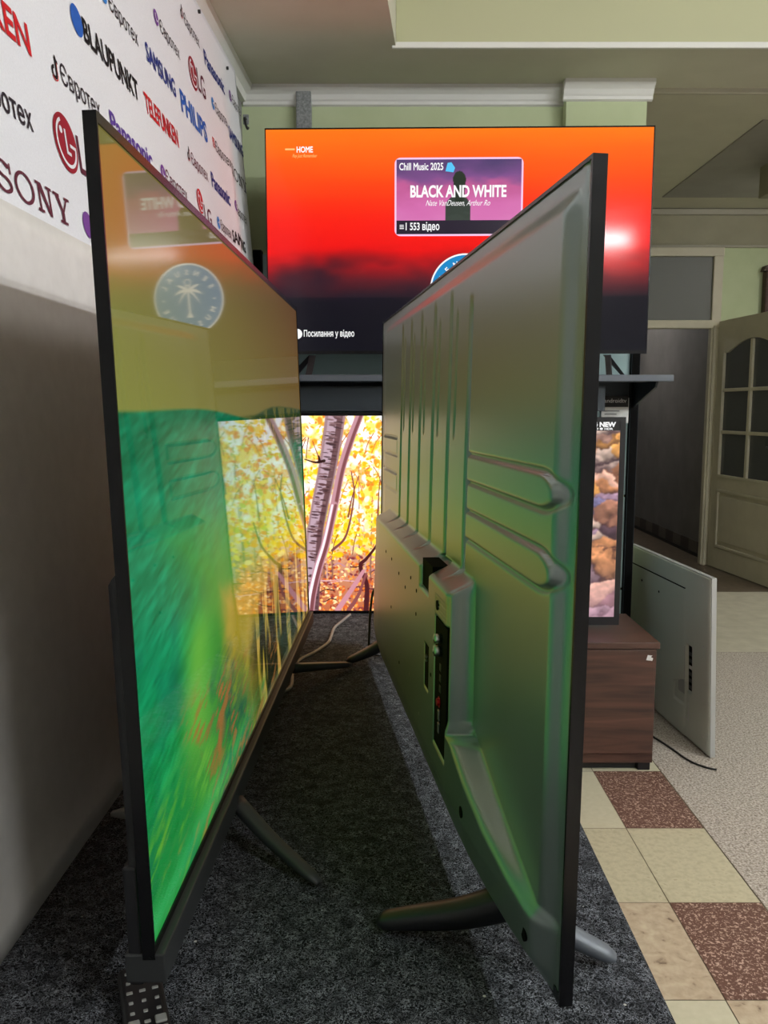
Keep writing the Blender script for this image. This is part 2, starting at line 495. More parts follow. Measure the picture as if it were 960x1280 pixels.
# ceiling: low soffit round a raised middle, higher again over the passage on the right
mb = MB()
mb.poly([(-.95, -2.5, 2.62), (-.48, -2.5, 2.62), (.045, 3.3, 2.62), (.045, 3.72, 2.62), (-.85, 3.72, 2.62)], (0, 0, .3))
mb.poly([(.045, 3.3, 2.62), (5.0, 3.3, 2.62), (5.0, 3.72, 2.62), (.045, 3.72, 2.62)], (0, 0, .3))
mb.mi = 1
mb.box(-1.1, 5.1, -2.6, 3.5, 2.86, 2.95)
mb.mi = 2
mb.box(.046, 5.0, 3.292, 3.302, 2.632, 2.87)
mb.mi = 0
mb.box(1.0, 5.1, 3.72, 6.8, 2.82, 2.9)
struct('ceiling', mb, [M['ceil'], M['ceil'], mat('riser_paint', lin(192, 193, 156), .75)])
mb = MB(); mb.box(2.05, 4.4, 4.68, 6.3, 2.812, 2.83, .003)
struct('trim_3', mb, M['ceilshade'])        # thin added board over the passage: its darker grey paints in the beam's shadow
mb = MB(); mb.box(2.43, 2.9, 3.75, 5.55, 2.62, 2.83, .004)
struct('trim_4', mb, M['olive'])           # boxed-in duct
mb = MB(); mb.box(.03, 5.0, 3.285, 3.30, 2.612, 2.634, .003)
struct('trim_5', mb, M['cornice'])
mb = MB()
# coved cornice profile along the back wall
def cornice(mb, x0, x1, y):
    prof = [(0, 2.545), (-.012, 2.55), (-.014, 2.562), (-.02, 2.568), (-.03, 2.585), (-.044, 2.597), (-.05, 2.606), (-.05, 2.62), (0, 2.62)]
    for i in range(len(prof)):
        a, b = prof[i], prof[(i + 1) % len(prof)]
        mb.poly([(x0, y + a[0], a[1]), (x1, y + a[0], a[1]), (x1, y + b[0], b[1]), (x0, y + b[0], b[1])])
    mb.poly([(x0, y + p[0], p[1]) for p in prof]); mb.poly([(x1, y + p[0], p[1]) for p in reversed(prof)])
cornice(mb, -.60, .765, 3.70); cornice(mb, .75, 1.125, 3.64)
struct('trim_6', mb, M['cornice'])
mb = MB(); mb.box(1.13, 5.0, 3.70, 3.725, 2.60, 2.64, .003)
struct('trim_7', mb, mat('passage_edge', lin(190, 186, 168), .7))
mb = MB(); mb.box(1.25, 4.6, 6.64, 6.69, 2.77, 2.815, .006); mb.box(1.25, 4.6, 6.655, 6.69, 2.525, 2.545, .003)
struct('trim_8', mb, mat('far_moulding', lin(176, 172, 156), .7))
# left cornice, over the banner
def wl(y): return X_WALL0 + (X_WALL1 - X_WALL0) * (y + 2.0) / 5.72
mb = MB()
prof = [(0, 2.56), (.02, 2.56), (.028, 2.585), (.05, 2.60), (.055, 2.62), (0, 2.62)]
for i in range(len(prof)):
    a, b = prof[i], prof[(i + 1) % len(prof)]
    mb.poly([(wl(0) + a[0], 0, a[1]), (wl(3.7) + a[0], 3.7, a[1]), (wl(3.7) + b[0], 3.7, b[1]), (wl(0) + b[0], 0, b[1])])
struct('trim_9', mb, M['cornice'])

# floor: tile strip beside the platform, speckled floor to its right, lino and dark boards farther off
mb = MB()
mats = [M['t_beige'], M['t_light'], M['t_mott'], M['t_brown'], M['terrazzo'], M['lino'], M['darkfloor'], mat('grout', lin(110, 100, 84), .8)]
mb.mi = 7; mb.box(-1.2, 5.0, -2.5, 10.1, -.1, -.002)
def q(i, x0, x1, y0, y1, g=.0012):
    mb.mi = i; mb.poly([(x0 + g, y0 + g, 0), (x1 - g, y0 + g, 0), (x1 - g, y1 - g, 0), (x0 + g, y1 - g, 0)])
rows = [(0.86, 1.24), (1.24, 1.627), (1.627, 1.98), (1.98, 2.36), (2.36, 2.757), (2.757, 3.15), (3.15, 3.7)]
pat = [(1, 2), (1, 2), (2, 3), (0, 0), (1, 3), (1, 1), (0, 3)]
for (y0, y1), (l, r) in zip(rows, pat):
    q(l, .50, .735, y0, y1); q(r, .735, .972, y0, y1)
    q(3 if l != 3 else 1, .26, .50, y0, y1)
q(1, -1.2, .26, -2.5, 4.0); q(2, .26, .972, -2.5, .86)
q(4, .975, 5.0, -2.5, 4.19, 0); q(5, .975, 5.0, 4.193, 5.63, 0); q(6, 1.2, 5.0, 5.633, 10.1, 0)
o = struct('floor', mb, mats)

# doorway, transom and the open panelled door
mb = MB()
mb.box(2.59, 2.665, 6.64, 6.70, 0, 2.52, .006)
mb.box(2.605, 2.63, 6.625, 6.66, 0, 1.92, .004)
mb.box(1.70, 1.775, 6.64, 6.70, 0, 2.52, .006)
mb.box(1.70, 2.665, 6.635, 6.70, 1.90, 1.965, .006)
mb.box(1.70, 2.668, 6.636, 6.70, 2.455, 2.523, .006)
struct('trim_10', mb, M['cream'])
mb = MB(); mb.box(1.77, 2.60, 6.662, 6.672, 1.95, 2.47)
struct('window_1', mb, M['frost'])
hd = Vector((2.739 - 2.638, 5.755 - 6.677, 0)).normalized()
# local frame of the door: x along the leaf from its hinge, y across, z up
dm = Matrix.Translation((2.655, 6.60, 0.0)) @ Matrix(((hd.x, -hd.y, 0, 0), (hd.y, hd.x, 0, 0), (0, 0, 1, 0), (0, 0, 0, 1)))
door = bpy.data.objects.new('door_1', None); COL.objects.link(door); door.matrix_world = dm; door['kind'] = 'structure'
W_, G0, G1 = 0.97, .085, .885
def arch(x):   # shaped head of the glazing
    t = (x - G0) / (G1 - G0)
    return 1.70 + .085 * math.sin(PI * min(max((t - .08) / .84, 0), 1)) ** 1.0
mb = MB()
for s in (1,):
    mb.box(0, G0, -.02, .02, 0.008, 1.95, .002); mb.box(G1, W_, -.02, .02, 0.008, 1.95, .002)
    mb.box(G0, G1, -.02, .02, .008, .17); mb.box(G0, G1, -.02, .02, .64, .735)
    n = 24
    xs = [G0 + (G1 - G0) * i / n for i in range(n + 1)]
    mb.poly([(x, -.02, arch(x)) for x in xs] + [(G1, -.02, 1.95), (G0, -.02, 1.95)], (0, .04, 0))
leaf = mb.build('leaf', M['cream'], door)
mb = MB()
for xx in (G0 + .002, G1 - .016): mb.box(xx, xx + .014, -.026, .026, .735, 1.72, .003)
mb.box(G0, G1, -.026, .026, .735, .755, .003)
mb.box(.468, .502, -.022, .022, .74, 1.78, .004)
for zz in (1.075, 1.40): mb.box(G0, G1, -.02, .02, zz, zz + .026, .004)
mb.build('glazing_bar', M['cream'], door)
mb = MB(); mb.box(G0, G1, -.004, .004, .74, 1.79)
mb.build('pane', M['glass'], door)
mb = MB(); mb.box(G0, G1, -.008, .008, .165, .645)
for s in (-1, 1):
    mb.box(G0 + .005, G0 + .03, s * .016 - .008, s * .016 + .008, .18, .63, .005); mb.box(G1 - .03, G1 - .005, s * .016 - .008, s * .016 + .008, .18, .63, .005)
    mb.box(G0 + .005, G1 - .005, s * .016 - .008, s * .016 + .008, .172, .195, .005); mb.box(G0 + .005, G1 - .005, s * .016 - .008, s * .016 + .008, .615, .638, .005)
    mb.box(G0 + .06, G1 - .06, s * .01 - .006, s * .01 + .006, .225, .585, .006)
mb.build('lower_panel', M['cream'], door)
mb = MB()
for s in (-1, 1):
    mb.box(.915, .945, s * .022 - .004, s * .022 + .004, .86, 1.06, .003); mb.cyl((.93, s * .02, 1.0), (.93, s * .065, 1.0), .009); mb.cyl((.935, s * .06, 1.0), (.81, s * .06, 1.0), .009, .007)
mb.build('door_handle', M['black'], door, True)

# carved wall clock at the right edge
t = thing('wall_clock', 'dark carved wooden clock hanging on green wall beside the door', 'clock', (3.085, 6.66, 2.0))
mb = MB(); mb.box(-.095, .095, -.05, .02, -.02, .34, .01)
pts = [(-.115, -.055, .34), (.115, -.055, .34), (.10, -.055, .38), (.05, -.055, .40), (0, -.055, .44), (-.05, -.055, .40), (-.10, -.055, .38)]
mb.poly(pts, (0, .075, 0)); mb.box(-.11, .11, -.055, .02, -.05, -.015, .008)
mb.build('clock_case', M['brownwood'], t)
mb = MB(); mb.cyl((0, -.052, .24), (0, -.058, .24), .07, n=32); mb.build('clock_face', M['paper'], t)
mb = MB(); mb.box(-.003, .003, -.062, -.058, .24, .295); mb.box(-.04, .0, -.062, -.058, .237, .243); mb.build('clock_hand', M['black'], t)

# ================================================================== DISPLAY PLATFORM
t = thing('display_platform', 'long platform wrapped in charcoal needle felt carpet under the televisions', 'platform', (0, 0, 0))
mb = MB(); mb.box(-.58, .316, .25, 2.66, 0.0, .61, .012, 3)
mb.build('carpet_cover', M['carpet'], t)
mb = MB(); mb.box(-.565, .305, .262, 2.648, -.0, .012); mb.build('base_board', M['black'], t)

# white board leaning on the wall behind the near television
def board_x(y, z):
    f = (z - .61) / .91
    return (-.457 + .006 * y) * (1 - f) + f * (-.548 + .022 * y)
ny, nz = 40, 30
V = np.array([(board_x(.78 + 1.77 * i / (ny - 1), .612 + .935 * j / (nz - 1)), .78 + 1.77 * i / (ny - 1), .612 + .935 * j / (nz - 1)) for j in range(nz) for i in range(ny)])
o = grid_mesh('backing_board', V, ny, nz, M['board'], None, True)
tag(o, 'plain white board leaning on the left wall along the carpeted platform', 'board')
so = o.modifiers.new('thick', 'SOLIDIFY'); so.thickness = .012; so.offset = -1

# ================================================================== BANNER WITH PRINTED LOGOS
def ban_x(y, z):
    s = (z - .61) / 2.024
    x = (1 - s) * (-.455 + .008 * y) + s * (-.572 + .05 * (y - 3.69))
    if y > 3.02: x += .012 * math.exp(-((y - 3.10) / .045) ** 2) * min(1, max(0, (2.5 - z) / .6))    # soft fold near the corner
    return x
banner = thing('logo_banner', 'white fabric banner printed with rows of shop logos on left wall', 'banner', (ban_x(2, 1.52), 2.0, 1.52))
BO = Vector(banner.location)
def bp(y, z, d=0.0): return (ban_x(y, z) + d - BO.x, y - BO.y, z - BO.z)
ny, nz = 150, 40
Y0, Y1, Z0, Z1 = .98, 3.40, 1.522, 2.575
V = np.array([bp(Y0 + (Y1 - Y0) * i / (ny - 1), Z0 + (Z1 - Z0) * j / (nz - 1)) for j in range(nz) for i in range(ny)])
o = grid_mesh('fabric', V, ny, nz, M['banner'], banner, True)
so = o.modifiers.new('thick', 'SOLIDIFY'); so.thickness = .01; so.offset = -1
INK = dict(dark=ink('dark', 42, 36, 44), black=ink('black', 20, 20, 24), red=ink('red', 200, 30, 38), maroon=ink('maroon', 150, 28, 44), purple=ink('purple', 92, 62, 150),
           navy=ink('navy', 44, 56, 130), blue=ink('blue', 40, 92, 180), sky=ink('sky', 60, 130, 205), violet=ink('violet', 120, 70, 150), white=M['banner'], plum=ink('plum', 96, 40, 56))
D1, D2 = .0016, .0026
def logo(s, y0, y1, z, cap, col, bold=.02, **k):
    return text_mesh('printed_lettering', s, y1 - y0, cap, lambda x, y: bp(y0 + x, z + y, D1), INK[col], banner, bold, **k)
def flat(name, polys, col, d=D1):
    vs, fs = [], []
    for P in polys:
        n = len(vs); vs += [bp(y, z, d) for y, z in P]; fs.append(list(range(n, n + len(P))))
    me = bpy.data.meshes.new(name); me.from_pydata(vs, [], fs); me.update()
    return link(name, me, INK[col], banner)
def disc(y, z, r, n=28): return [(y + r * math.cos(2 * PI * i / n), z + r * math.sin(2 * PI * i / n)) for i in range(n)]
def arc(y, z, r0, r1, a0, a1, n=20):
    out = []
    for i in range(n):
        t0, t1 = a0 + (a1 - a0) * i / n, a0 + (a1 - a0) * (i + 1) / n
        out.append([(y + r0 * math.cos(t0), z + r0 * math.sin(t0)), (y + r1 * math.cos(t0), z + r1 * math.sin(t0)), (y + r1 * math.cos(t1), z + r1 * math.sin(t1)), (y + r0 * math.cos(t1), z + r0 * math.sin(t1))])
    return out
def rect(y0, y1, z0, z1): return [(y0, z0), (y1, z0), (y1, z1), (y0, z1)]
def face_logo(y, z, r, col='maroon'):
    """round red badge with a winking letter face, then the two letters"""
    flat('printed_badge', [disc(y, z, r, 40)], col)
    w = [rect(y - .08 * r, y + .06 * r, z - .38 * r, z + .48 * r), rect(y - .08 * r, y + .32 * r, z - .38 * r, z - .26 * r), disc(y - .36 * r, z + .36 * r, .13 * r, 14)]
    w += arc(y, z, .72 * r, .84 * r, PI * .62, PI * 2.0, 26) + [rect(y + .3 * r, y + .84 * r, z - .06 * r, z + .06 * r)]
    flat('printed_badge', w, 'white', D2)
def icon(kind, y, z, r):
    if kind == 'note':
        flat('printed_icon', arc(y - .15 * r, z - .45 * r, .28 * r, .56 * r, PI * .5, PI * 2.0, 16) + [rect(y + .13 * r, y + .41 * r, z - .45 * r, z + r)] + arc(y + .72 * r, z + 1.0 * r, .32 * r, .6 * r, PI, PI * 1.5, 8), 'black')
        flat('printed_icon', arc(y - .12 * r, z - .48 * r, .56 * r, .66 * r, PI * 1.2, PI * 2.0, 10) + [rect(y + .41 * r, y + .5 * r, z - .45 * r, z + .5 * r)], 'red')
    elif kind == 'camera':
        P = []
        for a, b in ((-.9, .9),): P += [rect(y - .9 * r, y + .9 * r, z + .66 * r, z + .9 * r), rect(y - .9 * r, y + .9 * r, z - .9 * r, z - .66 * r), rect(y - .9 * r, y - .66 * r, z - .9 * r, z + .9 * r), rect(y + .66 * r, y + .9 * r, z - .9 * r, z + .9 * r)]
        flat('printed_icon', P + arc(y, z, .28 * r, .5 * r, 0, 2 * PI, 20), 'red')
    else:
        c = 'violet' if kind == 'phone' else 'sky'
        flat('printed_icon', [disc(y, z, r)], c)
        if kind == 'phone': flat('printed_icon', arc(y + .1 * r, z + .1 * r, .42 * r, .62 * r, PI * .75, PI * 1.75, 10), 'white', D2)
        else: flat('printed_icon', [[(y - .5 * r, z), (y + .55 * r, z + .45 * r), (y + .3 * r, z - .5 * r), (y - .02 * r, z - .1 * r)]], 'white', D2)
E_ = 'Євротех'
logo('TELEFUNKEN', 1.02, 1.459, 1.847, .048, 'red', .024)
flat('printed_badge', [disc(1.71, 2.014, .029)], 'blue'); logo('BLAUPUNKT', 1.74, 2.07, 1.99, .045, 'black', .024)
icon('paper', 1.905, 2.155, .02); logo(E_, 1.934, 2.126, 2.137, .034, 'dark', .0)
icon('phone', 2.326, 2.293, .02); logo(E_, 2.355, 2.539, 2.27, .034, 'dark', .0)
icon('note', 2.625, 2.445, .02); logo(E_, 2.646, 2.82, 2.418, .034, 'dark', .0)
logo('SAMSUNG', 2.185, 2.44, 2.132, .044, 'navy', .024)
face_logo(2.685, 2.29, .048); logo('LG', 2.735, 2.83, 2.262, .066, 'plum', .01)
logo('Panasonic', 2.872, 3.148, 2.393, .046, 'navy', .024)
icon('note', 1.555, 1.868, .022); logo(E_, 1.58, 1.772, 1.85, .036, 'dark', .0)
logo('TELEFUNKEN', 2.115, 2.40, 1.985, .045, 'red', .024)
logo('PHILIPS', 2.487, 2.785, 2.115, .058, 'blue', .028)
icon('paper', 2.93, 2.288, .02); logo(E_, 2.96, 3.13, 2.27, .034, 'dark', .0)
icon('phone', 3.25, 2.428, .02); logo(E_, 3.28, 3.44, 2.41, .034, 'dark', .0)
icon('phone', 1.195, 1.728, .022); logo(E_, 1.222, 1.416, 1.712, .036, 'dark', .01)
face_logo(1.552, 1.737, .051); logo('LG', 1.607, 1.70, 1.702, .066, 'plum', .01)
logo('Panasonic', 1.828, 2.111, 1.847, .042, 'purple', .024)
icon('note', 2.503, 2.002, .02); logo(E_, 2.528, 2.726, 1.979, .034, 'plum', .0)
icon('camera', 2.872, 2.145, .017); logo(E_, 2.895, 3.10, 2.125, .034, 'dark', .0)
logo('SAMSUNG', 3.15, 3.40, 2.25, .042, 'navy', .024)
logo('Panasonic', 2.775, 3.04, 1.98, .046, 'navy', .024)
icon('phone', 2.198, 1.863, .02); logo(E_, 2.22, 2.425, 1.845, .034, 'plum', .0)
face_logo(2.579, 1.885, .036, 'red'); logo('LG', 2.618, 2.71, 1.836, .05, 'plum', .01)
icon('phone', 3.10, 1.995, .02); logo(E_, 3.14, 3.34, 1.978, .034, 'dark', .0)
icon('paper', 2.812, 1.873, .02); logo(E_, 2.842, 3.0, 1.857, .034, 'dark', .0)
logo('SAMSUNG', 3.02, 3.25, 1.855, .04, 'black', .024)
flat('printed_badge', [disc(1.60, 1.605, .024)], 'violet'); logo('Panasonic', 1.9, 2.2, 1.585, .046, 'navy', .024)
logo('LG', 2.3, 2.4, 1.70, .06, 'plum', .01); logo('PHILIPS', 1.05, 1.32, 1.99, .05, 'blue', .024); logo('SAMSUNG', 1.15, 1.42, 2.13, .044, 'navy', .024)
logo('SONY', 1.50, 1.75, 2.265, .05, 'black', .03); icon('note', 1.50, 2.165, .02); logo(E_, 1.52, 1.72, 2.137, .034, 'dark', .0)
def slab_word(y0, y1, z, h, col):
    """four wide letters with slab serifs"""
    L = (y1 - y0); S = []
    w = L / 4.55
    k = h * .16; t = h * .10
    yy = y0
    # S: two arcs and serif ticks
    r = h * .27
    cy = yy + w * .42
    def earc(cx, cz, rx, rz, a0, a1, wd, n=18):
        o_ = []
        for i in range(n):
            a, b = a0 + (a1 - a0) * i / n, a0 + (a1 - a0) * (i + 1) / n
            f0 = wd * (.55 + .45 * abs(math.cos(a))); f1 = wd * (.55 + .45 * abs(math.cos(b)))
            o_.append([(cx + (rx - f0) * math.cos(a), cz + (rz - f0) * math.sin(a)), (cx + rx * math.cos(a), cz + rz * math.sin(a)), (cx + rx * math.cos(b), cz + rz * math.sin(b)), (cx + (rx - f1) * math.cos(b), cz + (rz - f1) * math.sin(b))])
        return o_
    S += earc(cy, z + h * .735, w * .40, h * .275, PI * .12, PI * 1.5, k)
    S += earc(cy, z + h * .265, w * .43, h * .275, -PI * .88, PI * .5, k)
    S += [rect(cy + w * .36, cy + w * .44, z + h * .66, z + h * 1.0), rect(cy - w * .44, cy - w * .36, z, z + h * .36)]
    yy = y0 + w * 1.02
    S += earc(yy + w * .56, z + h * .5, w * .56, h * .51, 0, 2 * PI, k, 36)
    yy = y0 + w * 2.28
    # N
    S += [rect(yy + w * .14, yy + w * .24, z, z + h), rect(yy + w * .80, yy + w * .90, z, z + h), [(yy + w * .10, z + h), (yy + w * .36, z + h), (yy + w * .90, z), (yy + w * .74, z)],
          rect(yy, yy + w * .38, z, z + t), rect(yy + w * .66, yy + w * 1.02, z + h - t, z + h), rect(yy, yy + w * .2, z + h - t, z + h)]
    yy = y0 + w * 3.42
    # Y
    S += [[(yy + w * .08, z + h), (yy + w * .34, z + h), (yy + w * .64, z + h * .42), (yy + w * .48, z + h * .42)], [(yy + w * .92, z + h), (yy + w * 1.02, z + h), (yy + w * .66, z + h * .42), (yy + w * .56, z + h * .42)],
          rect(yy + w * .47, yy + w * .67, z, z + h * .46), rect(yy + w * .32, yy + w * .84, z, z + t), rect(yy, yy + w * .42, z + h - t, z + h), rect(yy + w * .76, yy + w * 1.13, z + h - t, z + h)]
    flat('printed_lettering', S, col)
slab_word(1.250, 1.520, 1.582, .048, 'plum')
slab_word(3.105, 3.40, 2.108, .044, 'black')
for i, (y, z) in enumerate([(2.86, 2.548), (3.235, 2.52), (2.35, 2.552)]):
    MB().cyl(bp(y, z, 0), bp(y, z, .008), .006, n=10).build('pin', M['darkcable'], banner)

# galvanised post and a small hook on the back wall
t = thing('metal_channel', 'galvanised metal channel fixed upright on green back wall above television', 'channel', (-.34, 3.69, 2.3))
mb = MB(); mb.box(-.032, .032, -.03, .008, -.5, .31, .003); mb.build('channel_body', M['galv'], t)
mb = MB(); mb.box(-.036, .036, -.034, .008, .305, .318, .002); mb.build('channel_cap', M['galv'], t)
t = thing('corner_hook', 'small dark hook on white corner strip under the cornice', 'hook', (-.575, 3.60, 2.46))
mb = MB(); mb.box(-.012, .012, -.004, .004, -.02, .02, .003); mb.build('hook_plate', M['galv'], t)
mb = MB(); mb.tube(spline([(0, -.004, 0), (0, -.03, -.005), (0.005, -.04, -.03), (.01, -.03, -.045), (.012, -.02, -.04)]), .005); mb.build('hook_arm', M['darkcable'], t, True)

# ================================================================== TELEVISIONS
def tv_matrix(o, yaw, lean=0.0, facing='right'):
    a = Vector((math.sin(yaw), math.cos(yaw), 0)) if facing == 'right' else Vector((math.cos(yaw), math.sin(yaw), 0))
    n = Vector((math.cos(yaw), -math.sin(yaw), 0)) if facing == 'right' else Vector((math.sin(yaw), -math.cos(yaw), 0))
    b = Vector((0, 0, math.cos(lean))) + n * math.sin(lean)
    y = b.cross(a)
    m = Matrix((a, y, b)).transposed().to_4x4()
    m.translation = Vector(o); return m

def bezel(root, w, h, side=.006, top=.006, bottom=.012, depth=.014, m=None, name='bezel'):
    mb = MB()
    mb.box(0, side, -.002, depth, 0, h); mb.box(w - side, w, -.002, depth, 0, h)
    mb.box(side, w - side, -.002, depth, 0, bottom); mb.box(side, w - side, -.002, depth, h - top, h)
    return mb.build(name, m or M['gloss'], root)

def screen_grid(root, x0, x1, z0, z1, img, m, y=0.0, name='screen'):
    """img rows run from the bottom of the picture upwards"""
    ny, nx = img.shape[:2]
    X, Z = np.meshgrid(np.linspace(x0, x1, nx), np.linspace(z0, z1, ny))
    V = np.stack([X, np.full_like(X, y), Z], -1).reshape(-1, 3)
    return grid_mesh(name, V, nx, ny, m, root, False, srgb(img))

def back_shell(root, w, h, fn, step, m, y0=.010, name='back_cover'):
    nx, nz = int(w / step) + 1, int(h / step) + 1
    A, B = np.meshgrid(np.linspace(.004, w - .004, nx), np.linspace(.004, h - .004, nz))
    H = fn(A, B)
    # skirt all round so the cover closes on the frame
    P = np.pad(np.stack([A, H, B], -1), ((1, 1), (1, 1), (0, 0)), mode='edge')
    P[0, :, 1] = P[-1, :, 1] = y0; P[:, 0, 1] = P[:, -1, 1] = y0
    return grid_mesh(name, P.reshape(-1, 3), nx + 2, nz + 2, m, root, True, flip=True)

def sm(e0, e1, x):
    t = np.clip((x - e0) / (e1 - e0), 0, 1); return t * t * (3 - 2 * t)
def boxmask(A, B, a0, a1, b0, b1, e=.004):
    return sm(a0 - e, a0 + e, A) * (1 - sm(a1 - e, a1 + e, A)) * sm(b0 - e, b0 + e, B) * (1 - sm(b1 - e, b1 + e, B))

def strut(pts, w0, w1, h0, h1):
    """flattened tapering foot along pts (world-ish local), rounded"""
    mb = MB(); n = len(pts); P = [Vector(p) for p in pts]; rings = []
    for i, p in enumerate(P):
        t = i / (n - 1); d = (P[min(i + 1, n - 1)] - P[max(i - 1, 0)]).normalized()
        s = d.cross(Vector((0, 0, 1))).normalized(); u = s.cross(d).normalized()
        w = w0 + (w1 - w0) * t; hh = h0 + (h1 - h0) * t
        if i == n - 1: w *= .6; hh *= .5
        ring = []
        for k in range(12):
            a = 2 * PI * k / 12; c, s_ = math.cos(a), math.sin(a)
            ring.append(mb.bm.verts.new(p + s * w * math.copysign(abs(c) ** .6, c) + u * hh * math.copysign(abs(s_) ** .6, s_)))
        rings.append(ring)
    for A, B in zip(rings, rings[1:]):
        for k in range(12): mb.bm.faces.new([A[k], A[(k + 1) % 12], B[(k + 1) % 12], B[k]])
    mb.bm.faces.new(list(reversed(rings[0]))); mb.bm.faces.new(rings[-1])
    return mb
def world_child(root, pts):
    inv = root.matrix_world.inverted(); return [tuple(inv @ Vector(p)) for p in pts]
def foot(root, pts, w0=.016, w1=.012, h0=.016, h1=.007, m=None):
    P = [Vector(p) for p in spline(pts, 5)]
    mb = strut(P, w0, w1, h0, h1)
    o = mb.build('foot', m or M['bar'], None, True)
    o.data.transform(root.matrix_world.inverted()); o.parent = root
    return o

W65, H65 = 1.45, 0.83
TOP = .61

# ---- numpy helpers for the pictures on the screens
def vnoise(nx, ny, fx, fy, seed, octaves=4):
    r = np.random.default_rng(seed); out = np.zeros((ny, nx)); amp = 1.0; tot = 0
    for o_ in range(octaves):
        gx, gy = int(fx * 2 ** o_) + 2, int(fy * 2 ** o_) + 2
        g = r.random((gy + 1, gx + 1))
        X = np.linspace(0, gx - 1.001, nx); Y = np.linspace(0, gy - 1.001, ny)
        xi, yi = X.astype(int), Y.astype(int); xf, yf = X - xi, Y - yi
        xf = xf * xf * (3 - 2 * xf); yf = yf * yf * (3 - 2 * yf)
        a = g[np.ix_(yi, xi)]; b = g[np.ix_(yi, xi + 1)]; c = g[np.ix_(yi + 1, xi)]; d = g[np.ix_(yi + 1, xi + 1)]
        out += amp * ((a * (1 - xf) + b * xf) * (1 - yf)[:, None] + (c * (1 - xf) + d * xf) * yf[:, None]); tot += amp; amp *= .5
    return out / tot
def C3(*c): return np.array(c, float)
def blend(img, col, mask): return img * (1 - mask[..., None]) + np.asarray(col, float) * mask[..., None]
def grad(v, stops):
    xs = [s[0] for s in stops]
    return np.stack([np.interp(v, xs, [s[1][k] for s in stops]) for k in range(3)], -1)

